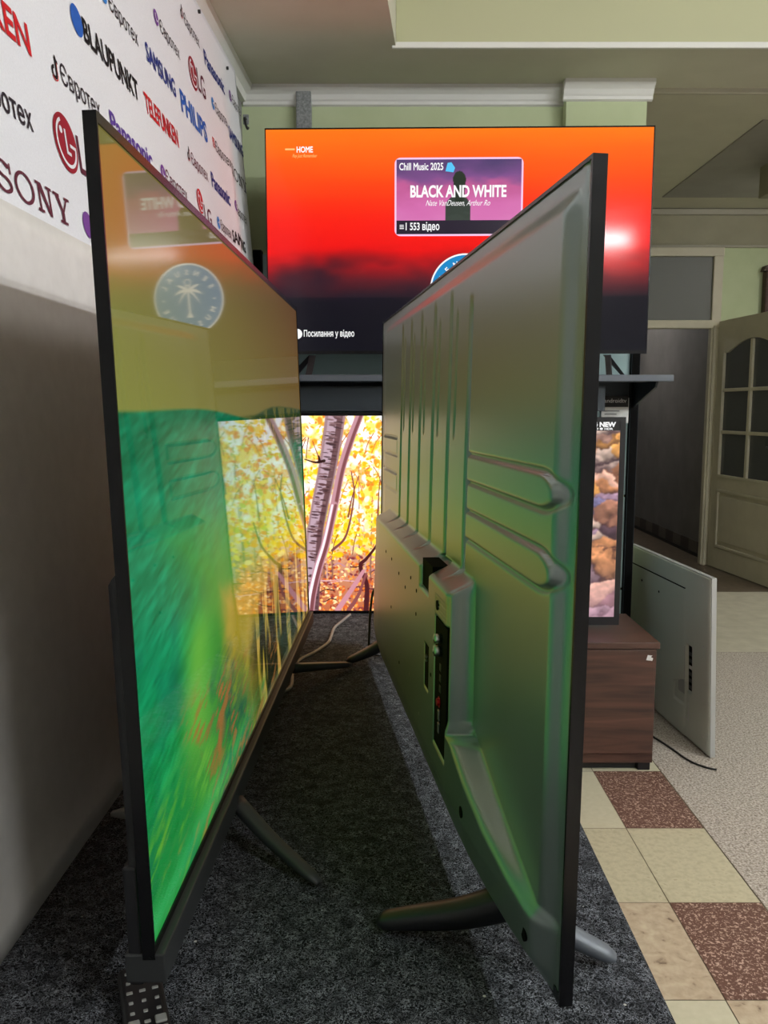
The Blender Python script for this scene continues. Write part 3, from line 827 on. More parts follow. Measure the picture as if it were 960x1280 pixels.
# ------------------------------------------------------------------ 1. the near left television, screen towards us
LTM = tv_matrix((-.2367, .7813, .6996), .0196, -.0306)
tvl = thing('television', 'large television nearest the left wall showing green sea and sand coast', 'television', matrix=LTM)
bpy.context.view_layer.update()
def paint_coast():
    nx, ny = 720, 400
    U, Vv = np.meshgrid(np.linspace(0, 1, nx), np.linspace(0, 1, ny))
    n1 = vnoise(nx, ny, 6, 4, 1); n2 = vnoise(nx, ny, 14, 10, 2); n3 = vnoise(nx, ny, 40, 24, 3)
    # sky, darker ochre to the right
    img = grad(Vv + .04 * (n1 - .5), [(0, (130, 122, 58)), (.66, (116, 112, 54)), (.85, (112, 101, 52)), (1, (104, 89, 48))])
    img += (U[..., None] - .3) * C3(6, -20, -4)
    hz = .672 - .03 * U + .02 * np.exp(-((U - .25) / .2) ** 2) - .006 * np.sin(U * 5)
    d = hz - Vv
    # streaks slanting down to the left
    S = vnoise(nx, ny, 5, 5, 7, 3)
    r = np.random.default_rng(8)
    def streaks(na, nl, slope):
        base = r.random((nl + 2, na + 2))
        T = Vv - slope * U; tt = (T - T.min()) / (T.max() - T.min()) * (na - 1); ss = np.clip(.5 * U + .5 * Vv, 0, 1) * nl
        i, j = ss.astype(int), tt.astype(int); fy, f = ss - i, tt - j
        f = f * f * (3 - 2 * f); fy = fy * fy * (3 - 2 * fy)
        return (base[i, j] * (1 - f) + base[i, j + 1] * f) * (1 - fy) + (base[i + 1, j] * (1 - f) + base[i + 1, j + 1] * f) * fy
    sk = .40 * streaks(90, 26, .55) + .35 * streaks(220, 60, .40) + .25 * streaks(330, 110, .62)
    sk = .5 + (sk - .5) * 1.5
    sea = grad(d, [(0, (4, 96, 62)), (.12, (6, 112, 76)), (.3, (8, 122, 80)), (.5, (18, 128, 66)), (.7, (34, 140, 60))])
    sea = sea + (sk[..., None] - .5) * C3(16, 44, 38)
    sea = blend(sea, (8, 84, 72), np.clip((n2 - .5) * 2.0, 0, .6) * sm(.1, .3, d))
    m = sm(-.003, .004, d); img = img * (1 - m[..., None]) + sea * m[..., None]
    # far headland on the horizon
    hm = sm(.40, .55, U) * sm(-.006, .004, d + .03 * sm(.4, .7, U) + .012 * (n1 - .5)) * (1 - sm(.04, .08, d))
    img = blend(img, (34, 60, 30), hm * .9); img = blend(img, (90, 92, 40), hm * (n3 > .56))
    # shallow water / sand band sweeping from lower left up to the right
    c = U - (.09 + .50 * (.40 - Vv)) + .06 * (n1 - .5) - 0.14 * sm(.1, .45, Vv)
    c = np.minimum(c, (.40 + .05 * (n2 - .5) - Vv) * .9)
    sh = sm(-.16, .05, c) * sm(.03, .2, d)
    img = blend(img, (70, 140, 44), sh * .85)
    sand = sm(.02, .10, c + .02 * (n3 - .5)) * sm(.02, .12, d)
    lowc = sm(.02, .20, Vv - .10 * (n1 - .3))
    sand = sand * np.maximum(lowc, sm(.34, .44, U))
    img = blend(img, (104, 168, 58), np.exp(-((c + .055) / .05) ** 2) * (1 - sm(.30, .40, Vv)) * .8)
    img = blend(img, (150, 134, 40), sand)
    img = blend(img, (172, 150, 62), sand * np.clip((n2 - .45) * 3, 0, .7))
    # dark ribbed cliffs at the right
    rib = vnoise(nx, ny, 38, 4, 12, 3)
    cl = sm(.42, .52, U + .25 * (.25 - Vv) + .10 * (n2 - .5)) * sm(.02, .10, .30 - Vv + .22 * (n1 - .5) + .05 * (n3 - .5))
    img = blend(img, (30, 34, 20), cl * sm(.44, .56, rib + .1 * (n3 - .5)))
    img = blend(img, (188, 156, 80), cl * (1 - sm(.38, .50, rib)) * .9)
    # near shore: green weed with orange streaks
    wd = sm(.02, .14, .25 - Vv - .30 * U + .10 * (n1 - .5)) 
    img = blend(img, (30, 110, 46), wd * np.clip(.35 + 1.2 * (sk - .4), 0, 1))
    img = blend(img, (84, 156, 48), wd * np.clip(2.2 * (sk - .55), 0, .9))
    og = sm(.48, .62, vnoise(nx, ny, 9, 7, 21, 3)) * sm(.5, .7, sk)
    bandm = sm(.0, .1, .32 - Vv - .28 * U) * sm(.02, .1, U)
    img = blend(img, (160, 98, 48), og * bandm * .7)
    tealm = sm(.5, .62, vnoise(nx, ny, 7, 8, 33, 3)) * sm(.12, .2, U) * sm(0, .1, .34 - Vv - .2 * U)
    img = blend(img, (24, 74, 66), np.maximum(tealm * .8 * sk, np.exp(-((c - .07) / .07) ** 2) * (1 - sm(.14, .24, Vv)) * np.clip(1.3 * sk, 0, .85)))
    img = blend(img, (168, 100, 48), sm(.50, .60, vnoise(nx, ny, 16, 11, 22, 3)) * sm(.48, .62, sk) * np.exp(-((c - .05) / .10) ** 2) * (1 - sm(.18, .28, Vv)) * .75)
    foam = np.exp(-((Vv - .02 - .05 * U) / .022) ** 2) * (1 - sm(.3, .5, U))
    img = blend(img, (70, 190, 120), foam * .35)
    return img
bezel(tvl, W65, H65, .003, .010, .014, .011, M['gloss'])
screen_grid(tvl, .003, W65 - .003, .014, H65 - .010, paint_coast(), picture_mat('coast_picture', 1.5, .035, .5, 1.0), 0.0)
def lt_back(A, B):
    w = np.full_like(A, .011)
    hs = sm(0.0, .05, A) * sm(0, .05, W65 - A)
    w = w + .009 * (1 - sm(.395, .40, B)) + .04 * sm(.35, .6, A) * sm(0, .05, W65 - A) * (1 - sm(.34, .37, B)) * sm(-.02, .06, B)
    w = w + .006 * (1 - sm(.092, .096, B)) * (1 - sm(.3, .34, A))
    return w
back_shell(tvl, W65, H65, lt_back, .006, M['black'])
mb = MB(); mb.box(0, W65, -.012, .03, -.026, .006, .002); mb.build('bottom_bar', M['bar'], tvl)
mb = MB(); mb.box(.002, .34, .012, .027, -.03, .10, .003); mb.build('corner_block', M['black'], tvl)
FT = M['bar']
foot(tvl, [(-.222, 1.17, .678), (-.16, 1.115, .645), (-.088, 1.05, .6205)], .012, .009, .010, .006, FT)
foot(tvl, [(-.232, 1.20, .678), (-.33, 1.222, .640), (-.432, 1.238, .6235)], .014, .010, .012, .007, M['greyp'])
foot(tvl, [(-.212, 1.83, .672), (-.15, 1.92, .648), (-.083, 2.02, .6205)], .012, .010, .012, .007, FT)
foot(tvl, [(-.225, 1.80, .678), (-.32, 1.79, .640), (-.425, 1.78, .622)], .014, .010, .012, .007, FT)

# ------------------------------------------------------------------ 2. the near right television, its back towards us
RTM = tv_matrix((.1898, .7686, .6579), -.1316, .0109)
tvr = thing('television', 'large television on the right with ribbed charcoal back turned to the camera', 'television', matrix=RTM)
bpy.context.view_layer.update()
RIBS = [.425, .557, .687, .815, .932, 1.045]
def rt_back(A, B):
    w = .0100 + .013 * sm(.018, .044, A) * sm(.018, .045, H65 - B) * sm(.03, .17, W65 - A) * sm(0, .03, B)
    w -= .0015 * np.exp(-((A - .015) / .003) ** 2)
    # ribs: valleys between raised slats
    for i, a in enumerate(RIBS):
        top = .765 if i == 0 else .79
        a_b = a + (B - .36) * -.05
        v = np.exp(-((A - a_b) / .0095) ** 6) * sm(.352, .37, B) * (1 - sm(top - .05, top, B))
        w -= .016 * v
    for i in range(5):
        a = (RIBS[i] + RIBS[i + 1]) / 2 + .012
        a_b = a + (B - .56) * -.05
        v = np.exp(-((A - a_b) / .006) ** 6) * sm(.555, .575, B) * (1 - sm(.72, .757, B))
        w -= .010 * v
    # raised tongues, open towards the ribs
    def tongue(b0, b1, a_end, mir):
        AA = (W65 - A) if mir else A
        c = (b0 + b1) / 2; r = (b1 - b0) / 2
        far = .42 if not mir else .36
        dx = np.maximum(a_end + r * 2.6 - AA, 0) / 2.6; dist = np.sqrt(dx ** 2 + (B - c) ** 2)
        in_ = 1 - sm(far - .004, far + .004, AA)
        return (1 - sm(r - .004, r + .002, dist)) * in_, np.exp(-((dist - r) / .0026) ** 2) * in_
    for mir in (False, True):
        for b0, b1 in ((.500, .540), (.417, .459)):
            t_, gr = tongue(b0, b1, .030, mir)
            w -= .0050 * gr
            w += .0035 * t_ * (.3 + .7 * (1 - sm(.06, .42, (W65 - A) if mir else A)))
    # deep lower housing
    hb = np.where(A > .345, .345, np.interp(A, [0.0, .03, .10, .17, .25, .30, .345], [.062, .072, .088, .105, .128, .142, .16]))
    hb = np.where(A > 1.20, np.interp(A, [1.20, 1.25, 1.35, 1.45], [.30, .15, .10, .062]), hb)
    depth = np.interp(A, [0, .02, .06, .10, .17, .25, .34, 1.12, 1.25, 1.45], [.000, .004, .014, .021, .030, .036, .038, .036, .030, .0])
    rise = 1 - sm(hb, hb + np.where(A > .345, .026, .012), B)
    edge_r = np.where(B > .15, sm(.341, .349, A), 1.0)
    rise = rise * edge_r
    low = np.interp(B, [0, .07], [.55, 1.0])
    w = w + depth * rise * low
    w -= .004 * np.exp(-((B - hb - .002) / .004) ** 2) * (A < .34) * sm(.01, .05, A)
    w -= .005 * np.exp(-((A - .352) / .006) ** 2) * sm(.15, .17, B) * (1 - sm(.36, .375, B))
    # pockets in the housing
    w -= .010 * boxmask(A, B, .352, .435, .105, .300, .002)
    w -= .014 * boxmask(A, B, .492, .575, .316, .366, .002)
    w -= .008 * boxmask(A, B, .482, .515, .165, .235, .002)
    w -= .0014 * boxmask(A, B, .358, .435, .302, .332) * (.5 + .5 * np.sin(B * 2 * PI / .0055))
    w -= .0012 * np.exp(-((B - .07) / .0035) ** 2) * sm(.34, .36, A)
    return w
bezel(tvr, W65, H65, .004, .004, .012, .012, M['gloss'])
def paint_plain():
    nx, ny = 60, 34
    return vnoise(nx, ny, 4, 3, 5)[..., None] * C3(26, 34, 48)
screen_grid(tvr, .004, W65 - .004, .012, H65 - .004, paint_plain(), picture_mat('dim_picture', 1.0, .06), 0.0)
back_shell(tvr, W65, H65, rt_back, .0022, M['satin'])
def rtp(a, b, w): return (a, w, b)
mb = MB(); mb.box(.3525, .4365, .034, .0592, .1065, .2985, .001)
term = mb.build('terminal_panel', M['hole'], tvr)
for b, rr in ((.274, .0075), (.256, .0085)):
    mb = MB(); mb.cyl((.398, .058, b), (.398, .069, b), rr, rr * .92, 20); mb.cyl((.398, .069, b), (.398, .0705, b), rr * .45, n=12); mb.build('antenna_socket', M['metal'], term, True)
mb = MB(); mb.ring((.396, .0606, .180), (0, 1, 0), .0035, .0085, 24); mb.cyl((.396, .058, .180), (.396, .064, .180), .0055, n=16); mb.build('audio_jack', M['redj'], term)
for b in (.160, .141):
    mb = MB(); mb.box(.392, .400, .0588, .0618, b - .008, b + .008, .001); mb.build('data_port', M['metal'], term)
for b in (.232, .216, .200):
    mb = MB(); mb.box(.388, .400, .0588, .0602, b - .0055, b + .0055, .001); mb.build('video_port', M['bar'], term)
mb = MB(); mb.box(.492, .577, .028, .0545, .317, .361); mb.build('handle_recess', M['hole'], tvr)
mb = MB(); mb.box(.4815, .5165, .036, .0595, .1665, .2335)
slit = mb.build('port_slot', M['hole'], tvr)
for b in (.218, .212): MB().box(.494, .503, .0590, .0630, b - .002, b + .002).build('contact', M['metal'], slit)
for (a, b) in ((.42, .318), (.25, .085), (.055, .045)):
    w = float(rt_back(np.array([[a]]), np.array([[b]]))[0, 0])
    MB().cyl((a, w - .004, b), (a, w + .0008, b), .0075, n=18).build('screw_hole', M['hole'], tvr)
for (a, b) in ((.60, .30), (.66, .31), (.72, .28), (.60, .26), (.66, .135), (.78, .12), (.56, .10), (.46, .20), (.9, .2), (.9, .30), (.99, .30), (.8, .29)):
    w = float(rt_back(np.array([[a]]), np.array([[b]]))[0, 0])
    MB().cyl((a, w - .003, b), (a, w + .0006, b), .0032, n=10).build('screw', M['metal'] if (a, b) in ((.66, .135), (.56, .10)) else M['hole'], tvr)
mb = MB(); w = float(rt_back(np.array([[.42]]), np.array([[.05]]))[0, 0])
def rb(a, b): return float(rt_back(np.array([[a]]), np.array([[b]]))[0, 0]) + .0007
mb.poly([(a, rb(a, b), b) for a, b in ((.46, .012), (.46, .058), (.41, .058), (.41, .012))]); mb.poly([(a, rb(a, b), b) for a, b in ((.40, .012), (.40, .05), (.375, .05), (.375, .012))])
mb.build('rating_label', M['sticker'], tvr)
FR = M['satin']
foot(tvr, [(.168, .935, .672), (.10, .942, .648), (.035, .955, .632), (-.008, .964, .6225)], .022, .013, .020, .008, M['black'])
foot(tvr, [(.170, .925, .672), (.215, .908, .645), (.272, .894, .6215)], .016, .012, .014, .007, M['shelfm'])
foot(tvr, [(.018, 2.07, .672), (-.04, 2.055, .642), (-.096, 2.042, .6215)], .018, .011, .016, .008, M['black'])
foot(tvr, [(.022, 2.07, .672), (.08, 2.07, .642), (.14, 2.07, .6215)], .016, .012, .014, .008, M['black'])

# ------------------------------------------------------------------ 3. the big television on the shelf
BTM = tv_matrix((-.446, 3.2265, 1.474), -.0215, 0, 'front')
tvb = thing('television', 'big wall-rack television on the grey shelf showing a red and orange video page', 'television', matrix=BTM)
bpy.context.view_layer.update()
def paint_sunset():
    nx, ny = 320, 190
    U, Vv = np.meshgrid(np.linspace(0, 1, nx), np.linspace(0, 1, ny))
    n = vnoise(nx, ny, 3, 10, 41, 4); n2 = vnoise(nx, ny, 7, 8, 42, 3)
    v = Vv + .05 * (n - .5) + .05 * np.sin(U * 3.0 + .5) * (1 - sm(.1, .45, Vv)) * 0.6
    img = grad(v, [(0, (8, 10, 20)), (.10, (10, 10, 20)), (.245, (20, 16, 26)), (.255, (38, 22, 32)), (.33, (92, 26, 36)), (.40, (176, 18, 26)), (.46, (238, 14, 16)), (.60, (250, 30, 16)), (.80, (252, 80, 16)), (1, (254, 122, 22))])
    cloud = np.clip((n2 - .45) * 2.2, 0, 1) * sm(.16, .26, Vv) * (1 - sm(.38, .5, Vv))
    img = blend(img, (34, 24, 38), cloud * .8)
    img = blend(img, (14, 12, 24), (1 - sm(.245, .25, Vv)) * .6)
    pale = np.exp(-((U - .93) / .10) ** 2) * np.exp(-((Vv - .40) / .08) ** 2)
    img = blend(img, (236, 70, 60), pale * .4)
    return img
bezel(tvb, W65, H65, .004, .005, .012, .012, M['gloss'])
mscr = picture_mat('sunset_picture', 1.05, .10, .22)
scr = screen_grid(tvb, .004, W65 - .004, .012, H65 - .005, paint_sunset(), mscr, 0.0)
def plain_back(w, h):
    def f(A, B): return .011 + .035 * sm(.05, .12, A) * sm(.05, .12, w - A) * (1 - sm(h * .45, h * .6, B)) * sm(-.02, .05, B) + .01 * sm(.0, .03, A) * sm(0, .03, w - A) * sm(0, .03, h - B)
    return f
back_shell(tvb, W65, H65, plain_back(W65, H65), .02, M['black'])
def sl(y): return lambda x, z: (x, -y, z)
def rrect(x0, x1, z0, z1, r, y, n=6):
    P = []
    for cx, cz, a in ((x1 - r, z1 - r, 0), (x0 + r, z1 - r, PI / 2), (x0 + r, z0 + r, PI), (x1 - r, z0 + r, 1.5 * PI)):
        P += [(cx + r * math.cos(a + PI / 2 * i / n), y, cz + r * math.sin(a + PI / 2 * i / n)) for i in range(n + 1)]
    return P
def sub_text(s, x0, x1, z, cap, m=None, y=.0022, parent=None, name='caption', **k):
    return text_mesh(name, s, x1 - x0, cap, lambda x, zz: (x0 + x, -y, z + zz), m or M['uiwhite'], parent or scr, **k)
# tile with the video picture
mb = MB(); mb.poly(rrect(.486, .967, .438, .722, .022, -.0004)); mb.build('tile_border', M['uipink'], scr)
def paint_tile():
    nx, ny = 190, 110
    U, Vv = np.meshgrid(np.linspace(0, 1, nx), np.linspace(0, 1, ny))
    n = vnoise(nx, ny, 4, 6, 51, 4)
    img = grad(Vv + .25 * (n - .5), [(0, (222, 132, 190)), (.35, (214, 110, 176)), (.62, (196, 92, 150)), (.75, (128, 78, 140)), (1, (82, 62, 110))])
    # person with long hair seen from behind
    head = ((U - .505) / .052) ** 2 + ((Vv - .73) / .115) ** 2 < 1
    hair = ((U - .505) / (.048 + .004 * np.sin(Vv * 30))) ** 2 + ((Vv - .60) / .20) ** 2 < 1
    sh = np.sqrt(np.clip((.50 - Vv) / .10, 0, 1)); body = (np.abs(U - .50 + .006 * sh) < .045 + .055 * sh) & (Vv < .50)
    img = blend(img, (52, 62, 56), (body & ~hair).astype(float)); img = blend(img, (34, 46, 36), (head | hair).astype(float))
    img = blend(img, (60, 70, 64), (body & (Vv < .40) & (Vv > .18)).astype(float) * .6 * (n > .45))
    img = blend(img, (16, 16, 20), (body & (Vv < .16)).astype(float) * .9)
    return img
screen_grid(scr, .493, .960, .445, .715, paint_tile()[:, :], picture_mat('tile_picture', 1.0, .13), -.0009, 'tile_picture')
mb = MB()
mb.poly([(.493, -.0013, .445), (.960, -.0013, .445), (.960, -.0013, .495), (.493, -.0013, .495)])
mb.build('tile_footer', M['uidark'], scr)
sub_text('Chill Music 2025', .503, .668, .677, .025, bold=.02)
mb = MB(); mb.poly([(.676, -.0022, .672), (.706, -.0022, .668), (.712, -.0022, .684), (.698, -.0022, .704), (.684, -.0022, .702)]); mb.build('tile_icon', M['uicyan'], scr)
sub_text('BLACK AND WHITE', .545, .905, .580, .040, bold=.032)
sub_text('Nate VanDeusen, Arthur Ro', .603, .845, .548, .020, bold=.0, shear=.45)
sub_text('1 553 відео', .528, .655, .460, .026, bold=.02)
mb = MB()
for i in range(3): mb.poly([(.505, -.0022, .464 + i * .006), (.521, -.0022, .464 + i * .006), (.521, -.0022, .467 + i * .006), (.505, -.0022, .467 + i * .006)])
mb.build('tile_icon', M['uiwhite'], scr)
mb = MB(); mb.poly([(.076, -.0022, .751), (.112, -.0022, .751), (.112, -.0022, .757), (.076, -.0022, .757)]); mb.build('title_dash', M['uigold'], scr)
sub_text('HOME', .119, .180, .743, .020, bold=.03)
sub_text('Ray Just Remember', .103, .196, .725, .012, M['uigold'], shear=.4, bold=.0)
sub_text('Посилання у відео', .138, .332, .066, .023, bold=.015)
mb = MB(); mb.ring((.113, -.0022, .076), (0, -1, 0), .015, .019, 28); mb.ring((.113, -.0022, .076), (0, -1, 0), .0, .015, 28, -PI * .5, PI * .5); mb.build('link_icon', M['uiwhite'], scr)
# round badge with a palm
CX, CZ, CR = .755, .240, .128
mb = MB(); mb.ring((CX, -.0010, CZ), (0, -1, 0), 0, CR, 64); badge = mb.build('round_badge', M['uiblue'], scr)
mb = MB(); mb.ring((CX, -.0016, CZ), (0, -1, 0), CR, CR + .006, 64)
mb.ring((CX, -.0022, CZ + .062), (0, -1, 0), .010, .0135, 24)
# trunk and fronds
mb.poly([(CX - .012, -.0022, CZ - .07), (CX + .012, -.0022, CZ - .07), (CX + .0035, -.0022, CZ - .05), (CX + .0035, -.0022, CZ + .03), (CX - .0035, -.0022, CZ + .03), (CX - .0035, -.0022, CZ - .05)])
for ang, ln, dr in ((.15, .058, .035), (.6, .055, .012), (1.15, .04, .0), (-.4, .05, .05), (PI - .15, .058, .035), (PI - .6, .055, .012), (PI - 1.15, .04, .0), (PI + .4, .05, .05)):
    n = 8; up, dn = [], []
    for i in range(n + 1):
        s = i / n; x = CX + math.cos(ang) * ln * s; z = CZ + .032 + math.sin(ang) * ln * s - dr * s * s * .8
        wd = .0065 * math.sin(PI * min(1, .15 + .85 * s)) * (1 - .3 * (i % 2))
        up.append((x, -.0022, z + wd)); dn.append((x, -.0022, z - wd))
    mb.poly(up + dn[::-1])
for s in (-1, 1): mb.ring((CX + s * .098, -.0022, CZ - .003), (0, -1, 0), 0, .0035, 10)
mb.build('palm_emblem', M['uiwhite'], scr)
def arc_text(s, r, a_mid, span, cap, inward):
    n = len(s)
    for i, ch in enumerate(s):
        if inward: a = a_mid + span * (i / (n - 1) - .5)
        else: a = a_mid - span * (i / (n - 1) - .5)
        V, Fs = text_verts(ch, .03)
        V[:, 0] -= V[:, 0].max() / 2
        rot = a - PI / 2 if not inward else a + PI / 2
        yield [(CX + r * math.cos(a) + (v[0] * math.cos(rot) - (v[1] - .5) * math.sin(rot)) * cap, -.0022, CZ + r * math.sin(a) + (v[0] * math.sin(rot) + (v[1] - .5) * math.cos(rot)) * cap) for v in V], Fs
for word, mid, inward in (('SENSUAL', PI / 2, False), ('MUSIQUE', -PI / 2, True)):
    for V, Fs in arc_text(word, .100, mid, 2.25, .018, inward):
        me = bpy.data.meshes.new('badge_letter'); me.from_pydata(V, [], Fs); me.update(); link('badge_letter', me, M['uiwhite'], scr)
for sx in (.155, W65 - .16):
    mb = MB()
    d = -1 if sx < .5 else 1
    mb.poly([(sx, .01, -.004), (sx + .022, .01, -.004), (sx + .022 + d * .075, .05, -.083), (sx + d * .085, .05, -.083)], (0, .014, 0))
    mb.poly([(sx + .002, .005, -.004), (sx + .022, .005, -.004), (sx + .012, -.06, -.083), (sx - .006, -.06, -.083)], (.006, .004, 0))
    mb.build('foot', M['black'], tvb)

# ------------------------------------------------------------------ 4. the forest television at the end of the platform
W50, H50 = 1.11, .640
FX0 = -.50
FTM = tv_matrix((FX0, 2.585, .612), 0.0, 0, 'front')
tvf = thing('television', 'television at the end of platform showing a birch in yellow autumn forest', 'television', matrix=FTM)
bpy.context.view_layer.update()
def paint_forest():
    """painted in units of 1/400 m: x from the left edge, y down from the top of the picture"""
    S = 1.7
    wpx, hpx = 440, 248
    nx, ny = int(wpx * S), int(hpx * S)
    X, Y = np.meshgrid(np.linspace(0, wpx, nx), np.linspace(0, hpx, ny))
    r = np.random.default_rng(77)
    n1 = vnoise(nx, ny, 8, 5, 61); n2 = vnoise(nx, ny, 26, 16, 62); n3 = vnoise(nx, ny, 90, 50, 63, 2)
    img = grad(Y / hpx, [(0, (255, 252, 246)), (.35, (255, 246, 226)), (.6, (246, 222, 190)), (.74, (196, 140, 110)), (1, (176, 96, 60))])
    img = blend(img, (232, 226, 255), np.clip((n1 - .5) * 3, 0, .8) * (1 - sm(90, 150, Y)))
    img = blend(img, (255, 214, 90), sm(.50, .66, n2) * .9 * (1 - sm(150, 190, Y)))
    img = blend(img, (250, 160, 50), sm(.55, .7, vnoise(nx, ny, 20, 14, 64)) * .75 * (1 - sm(150, 190, Y)))
    def blob(cx, cy, rx, ry, ang, col, a=1.0, soft=.25):
        R = max(rx, ry) * 1.3
        x0, x1 = int((cx - R) * S), int((cx + R) * S) + 2; y0, y1 = int((cy - R) * S), int((cy + R) * S) + 2
        x0, y0 = max(x0, 0), max(y0, 0); x1, y1 = min(x1, nx), min(y1, ny)
        if x1 <= x0 or y1 <= y0: return
        dx, dy = X[y0:y1, x0:x1] - cx, Y[y0:y1, x0:x1] - cy
        c, s = math.cos(ang), math.sin(ang)
        q_ = np.sqrt(((dx * c + dy * s) / rx) ** 2 + ((-dx * s + dy * c) / ry) ** 2)
        m_ = (1 - sm(1 - soft, 1 + soft, q_)) * a
        sub = img[y0:y1, x0:x1]; img[y0:y1, x0:x1] = sub * (1 - m_[..., None]) + np.asarray(col, float) * m_[..., None]
    def line(pts, w0, w1, col, a=1.0):
        P = spline([(p[0], p[1], 0) for p in pts], 44); L = len(P)
        for i, p in enumerate(P):
            w = w0 + (w1 - w0) * i / L; blob(p[0], p[1], max(w, .55), max(w, .55), 0, col, a, .35)
    # ground: leaf litter and twigs
    for _ in range(2600):
        y = 170 + 80 * r.random() ** .8; x = r.random() * wpx
        col = [(230, 120, 40), (250, 160, 70), (206, 92, 40), (255, 190, 110), (150, 60, 40), (120, 50, 60), (255, 214, 160)][r.integers(7)]
        blob(x, y, 1.4 + 1.6 * r.random(), .8 + r.random(), r.random() * 3, col, .95)
    for _ in range(60):
        x, y = r.random() * wpx, 185 + 55 * r.random(); l = 10 + 26 * r.random(); sgn = r.choice([-1, 1])
        col = [(96, 44, 50), (180, 130, 140), (60, 30, 30), (206, 160, 160)][r.integers(4)]
        line([(x, y), (x + l * .5 * sgn, y - 4 * r.random()), (x + l * sgn, y - 6 + 12 * r.random())], .8, .5, col, .9)
    img[:] = blend(img, (110, 40, 60), sm(.56, .7, n2) * .5 * sm(168, 180, Y) * (1 - sm(200, 225, Y)))
    # slim background stems
    for _ in range(42):
        x = r.random() * wpx; t = 6 * (r.random() - .5)
        line([(x, 205), (x + t, 120), (x + 2.5 * t, 20 + 60 * r.random())], 1.3, .5, [(150, 100, 80), (120, 84, 70), (190, 160, 150)][r.integers(3)], .7)
    # foliage
    cols = [(255, 206, 40), (255, 190, 20), (250, 150, 30), (255, 224, 90), (255, 236, 150), (236, 176, 10), (244, 128, 40), (206, 200, 60), (255, 250, 220)]
    for _ in range(3600):
        x = r.random() * wpx; y = 185 * r.random() ** .85
        k = n1[min(int(y * S), ny - 1), min(int(x * S), nx - 1)]
        if k > .56 and r.random() < .72: continue
        s_ = 1.2 + 2.6 * r.random() ** 2
        ci = r.integers(9) if y < 150 else r.integers(6)
        blob(x, y, s_ * 1.4, s_ * .9, r.random() * 3, cols[ci], .9)
    for _ in range(120):
        x, y = r.random() * wpx, 130 * r.random()
        blob(x, y, 3 + 3 * r.random(), 3 + 3 * r.random(), 0, (255, 255, 255), .8, .6)
    for _ in range(80):
        x, y = r.random() * wpx, 30 + 150 * r.random(); t = 26 * (r.random() - .5)
        line([(x, y), (x + t * .5, y - 14), (x + t * 1.3, y - 26)], .55, .45, [(150, 80, 40), (110, 60, 44), (196, 120, 50)][r.integers(3)], .7)
    for _ in range(900):
        x = r.random() * wpx; y = 175 * r.random()
        blob(x, y, 1.5 + 1.4 * r.random(), .7 + .6 * r.random(), r.random() * 3, [(222, 120, 20), (200, 150, 20), (240, 100, 30), (170, 150, 40)][r.integers(4)], .75)
    for _ in range(26):
        x, y = r.random() * wpx, 60 + 80 * r.random(); t = 20 * (r.random() - .5)
        line([(x, y), (x + t * .6, y - 25), (x + t * 1.6, y - 52)], 1.0, .5, (120, 60, 44), .85)
    px = lambda x: (x - 480) + 200      # columns of the painting
    # undergrowth stems
    line([(px(455), 248), (px(456), 215), (px(448), 190), (px(456), 180), (px(470), 160), (px(478), 130)], 3, .8, (70, 26, 30))
    line([(px(418), 248), (px(440), 215), (px(452), 196)], 3.2, 2, (190, 130, 140))
    line([(px(432), 248), (px(445), 228), (px(455), 200)], 2.4, 1.4, (130, 70, 70))
    line([(px(362), 165), (px(374), 190), (px(382), 215), (px(380), 240)], 1.5, 3.5, (52, 22, 24))
    line([(px(412), 170), (px(430), 150), (px(440), 100), (px(437), 70)], 1.6, .7, (120, 66, 60))
    # second, leaning stem
    P2 = [(px(449), -4), (px(436), 30), (px(424), 68), (px(415), 112), (px(404), 160), (px(394), 192), (px(386), 225), (px(382), 252)]
    line(P2, 4.2, 5.0, (178, 130, 140)); line([(a + 1.8, b) for a, b in P2], 1.8, 2.4, (116, 66, 70), .8)
    line([(a - 2.4, b) for a, b in P2[3:]], 1.3, 1.8, (240, 220, 232), .8)
    # the birch
    P1 = [(px(418), -6), (px(413), 30), (px(406), 70), (px(398), 108), (px(391), 145), (px(388), 180), (px(387), 215), (px(385), 252)]
    line(P1, 10.5, 7.0, (146, 116, 122)); line([(a - 3, b) for a, b in P1], 5, 4, (172, 146, 158), .7); line([(a + 6, b) for a, b in P1], 3.2, 2.6, (96, 66, 70), .75)
    PP = spline([(a, b, 0) for a, b in P1], 30)
    for _ in range(210):
        p = PP[r.integers(len(PP))]; f_ = 1 - .35 * p[1] / 200
        blob(p[0] + 14 * f_ * (r.random() - .5), p[1], 2.2 + 3.2 * r.random(), .6 + .7 * r.random(), .12, [(84, 54, 56), (60, 38, 42), (120, 90, 92)][r.integers(3)], .85)
    line(P2[3:], 4.6, 5.0, (178, 130, 140)); line([(a + 1.8, b) for a, b in P2[3:]], 1.8, 2.4, (116, 66, 70), .8); line([(a - 2.4, b) for a, b in P2[3:]], 1.3, 1.8, (240, 220, 232), .8)
    line([(px(403), 56), (px(392), 58), (px(378), 54)], 1.6, .6, (40, 18, 18)); line([(px(397), 56), (px(396), 50)], 1.4, .8, (40, 18, 18))
    return img[::-1]
bezel(tvf, W50, H50, .005, .010, .008, .014, M['gloss'])
screen_grid(tvf, .005, W50 - .005, .008, H50 - .010, paint_forest(), picture_mat('forest_picture', 1.45, .10), 0.0)
back_shell(tvf, W50, H50, plain_back(W50, H50), .02, M['black'])

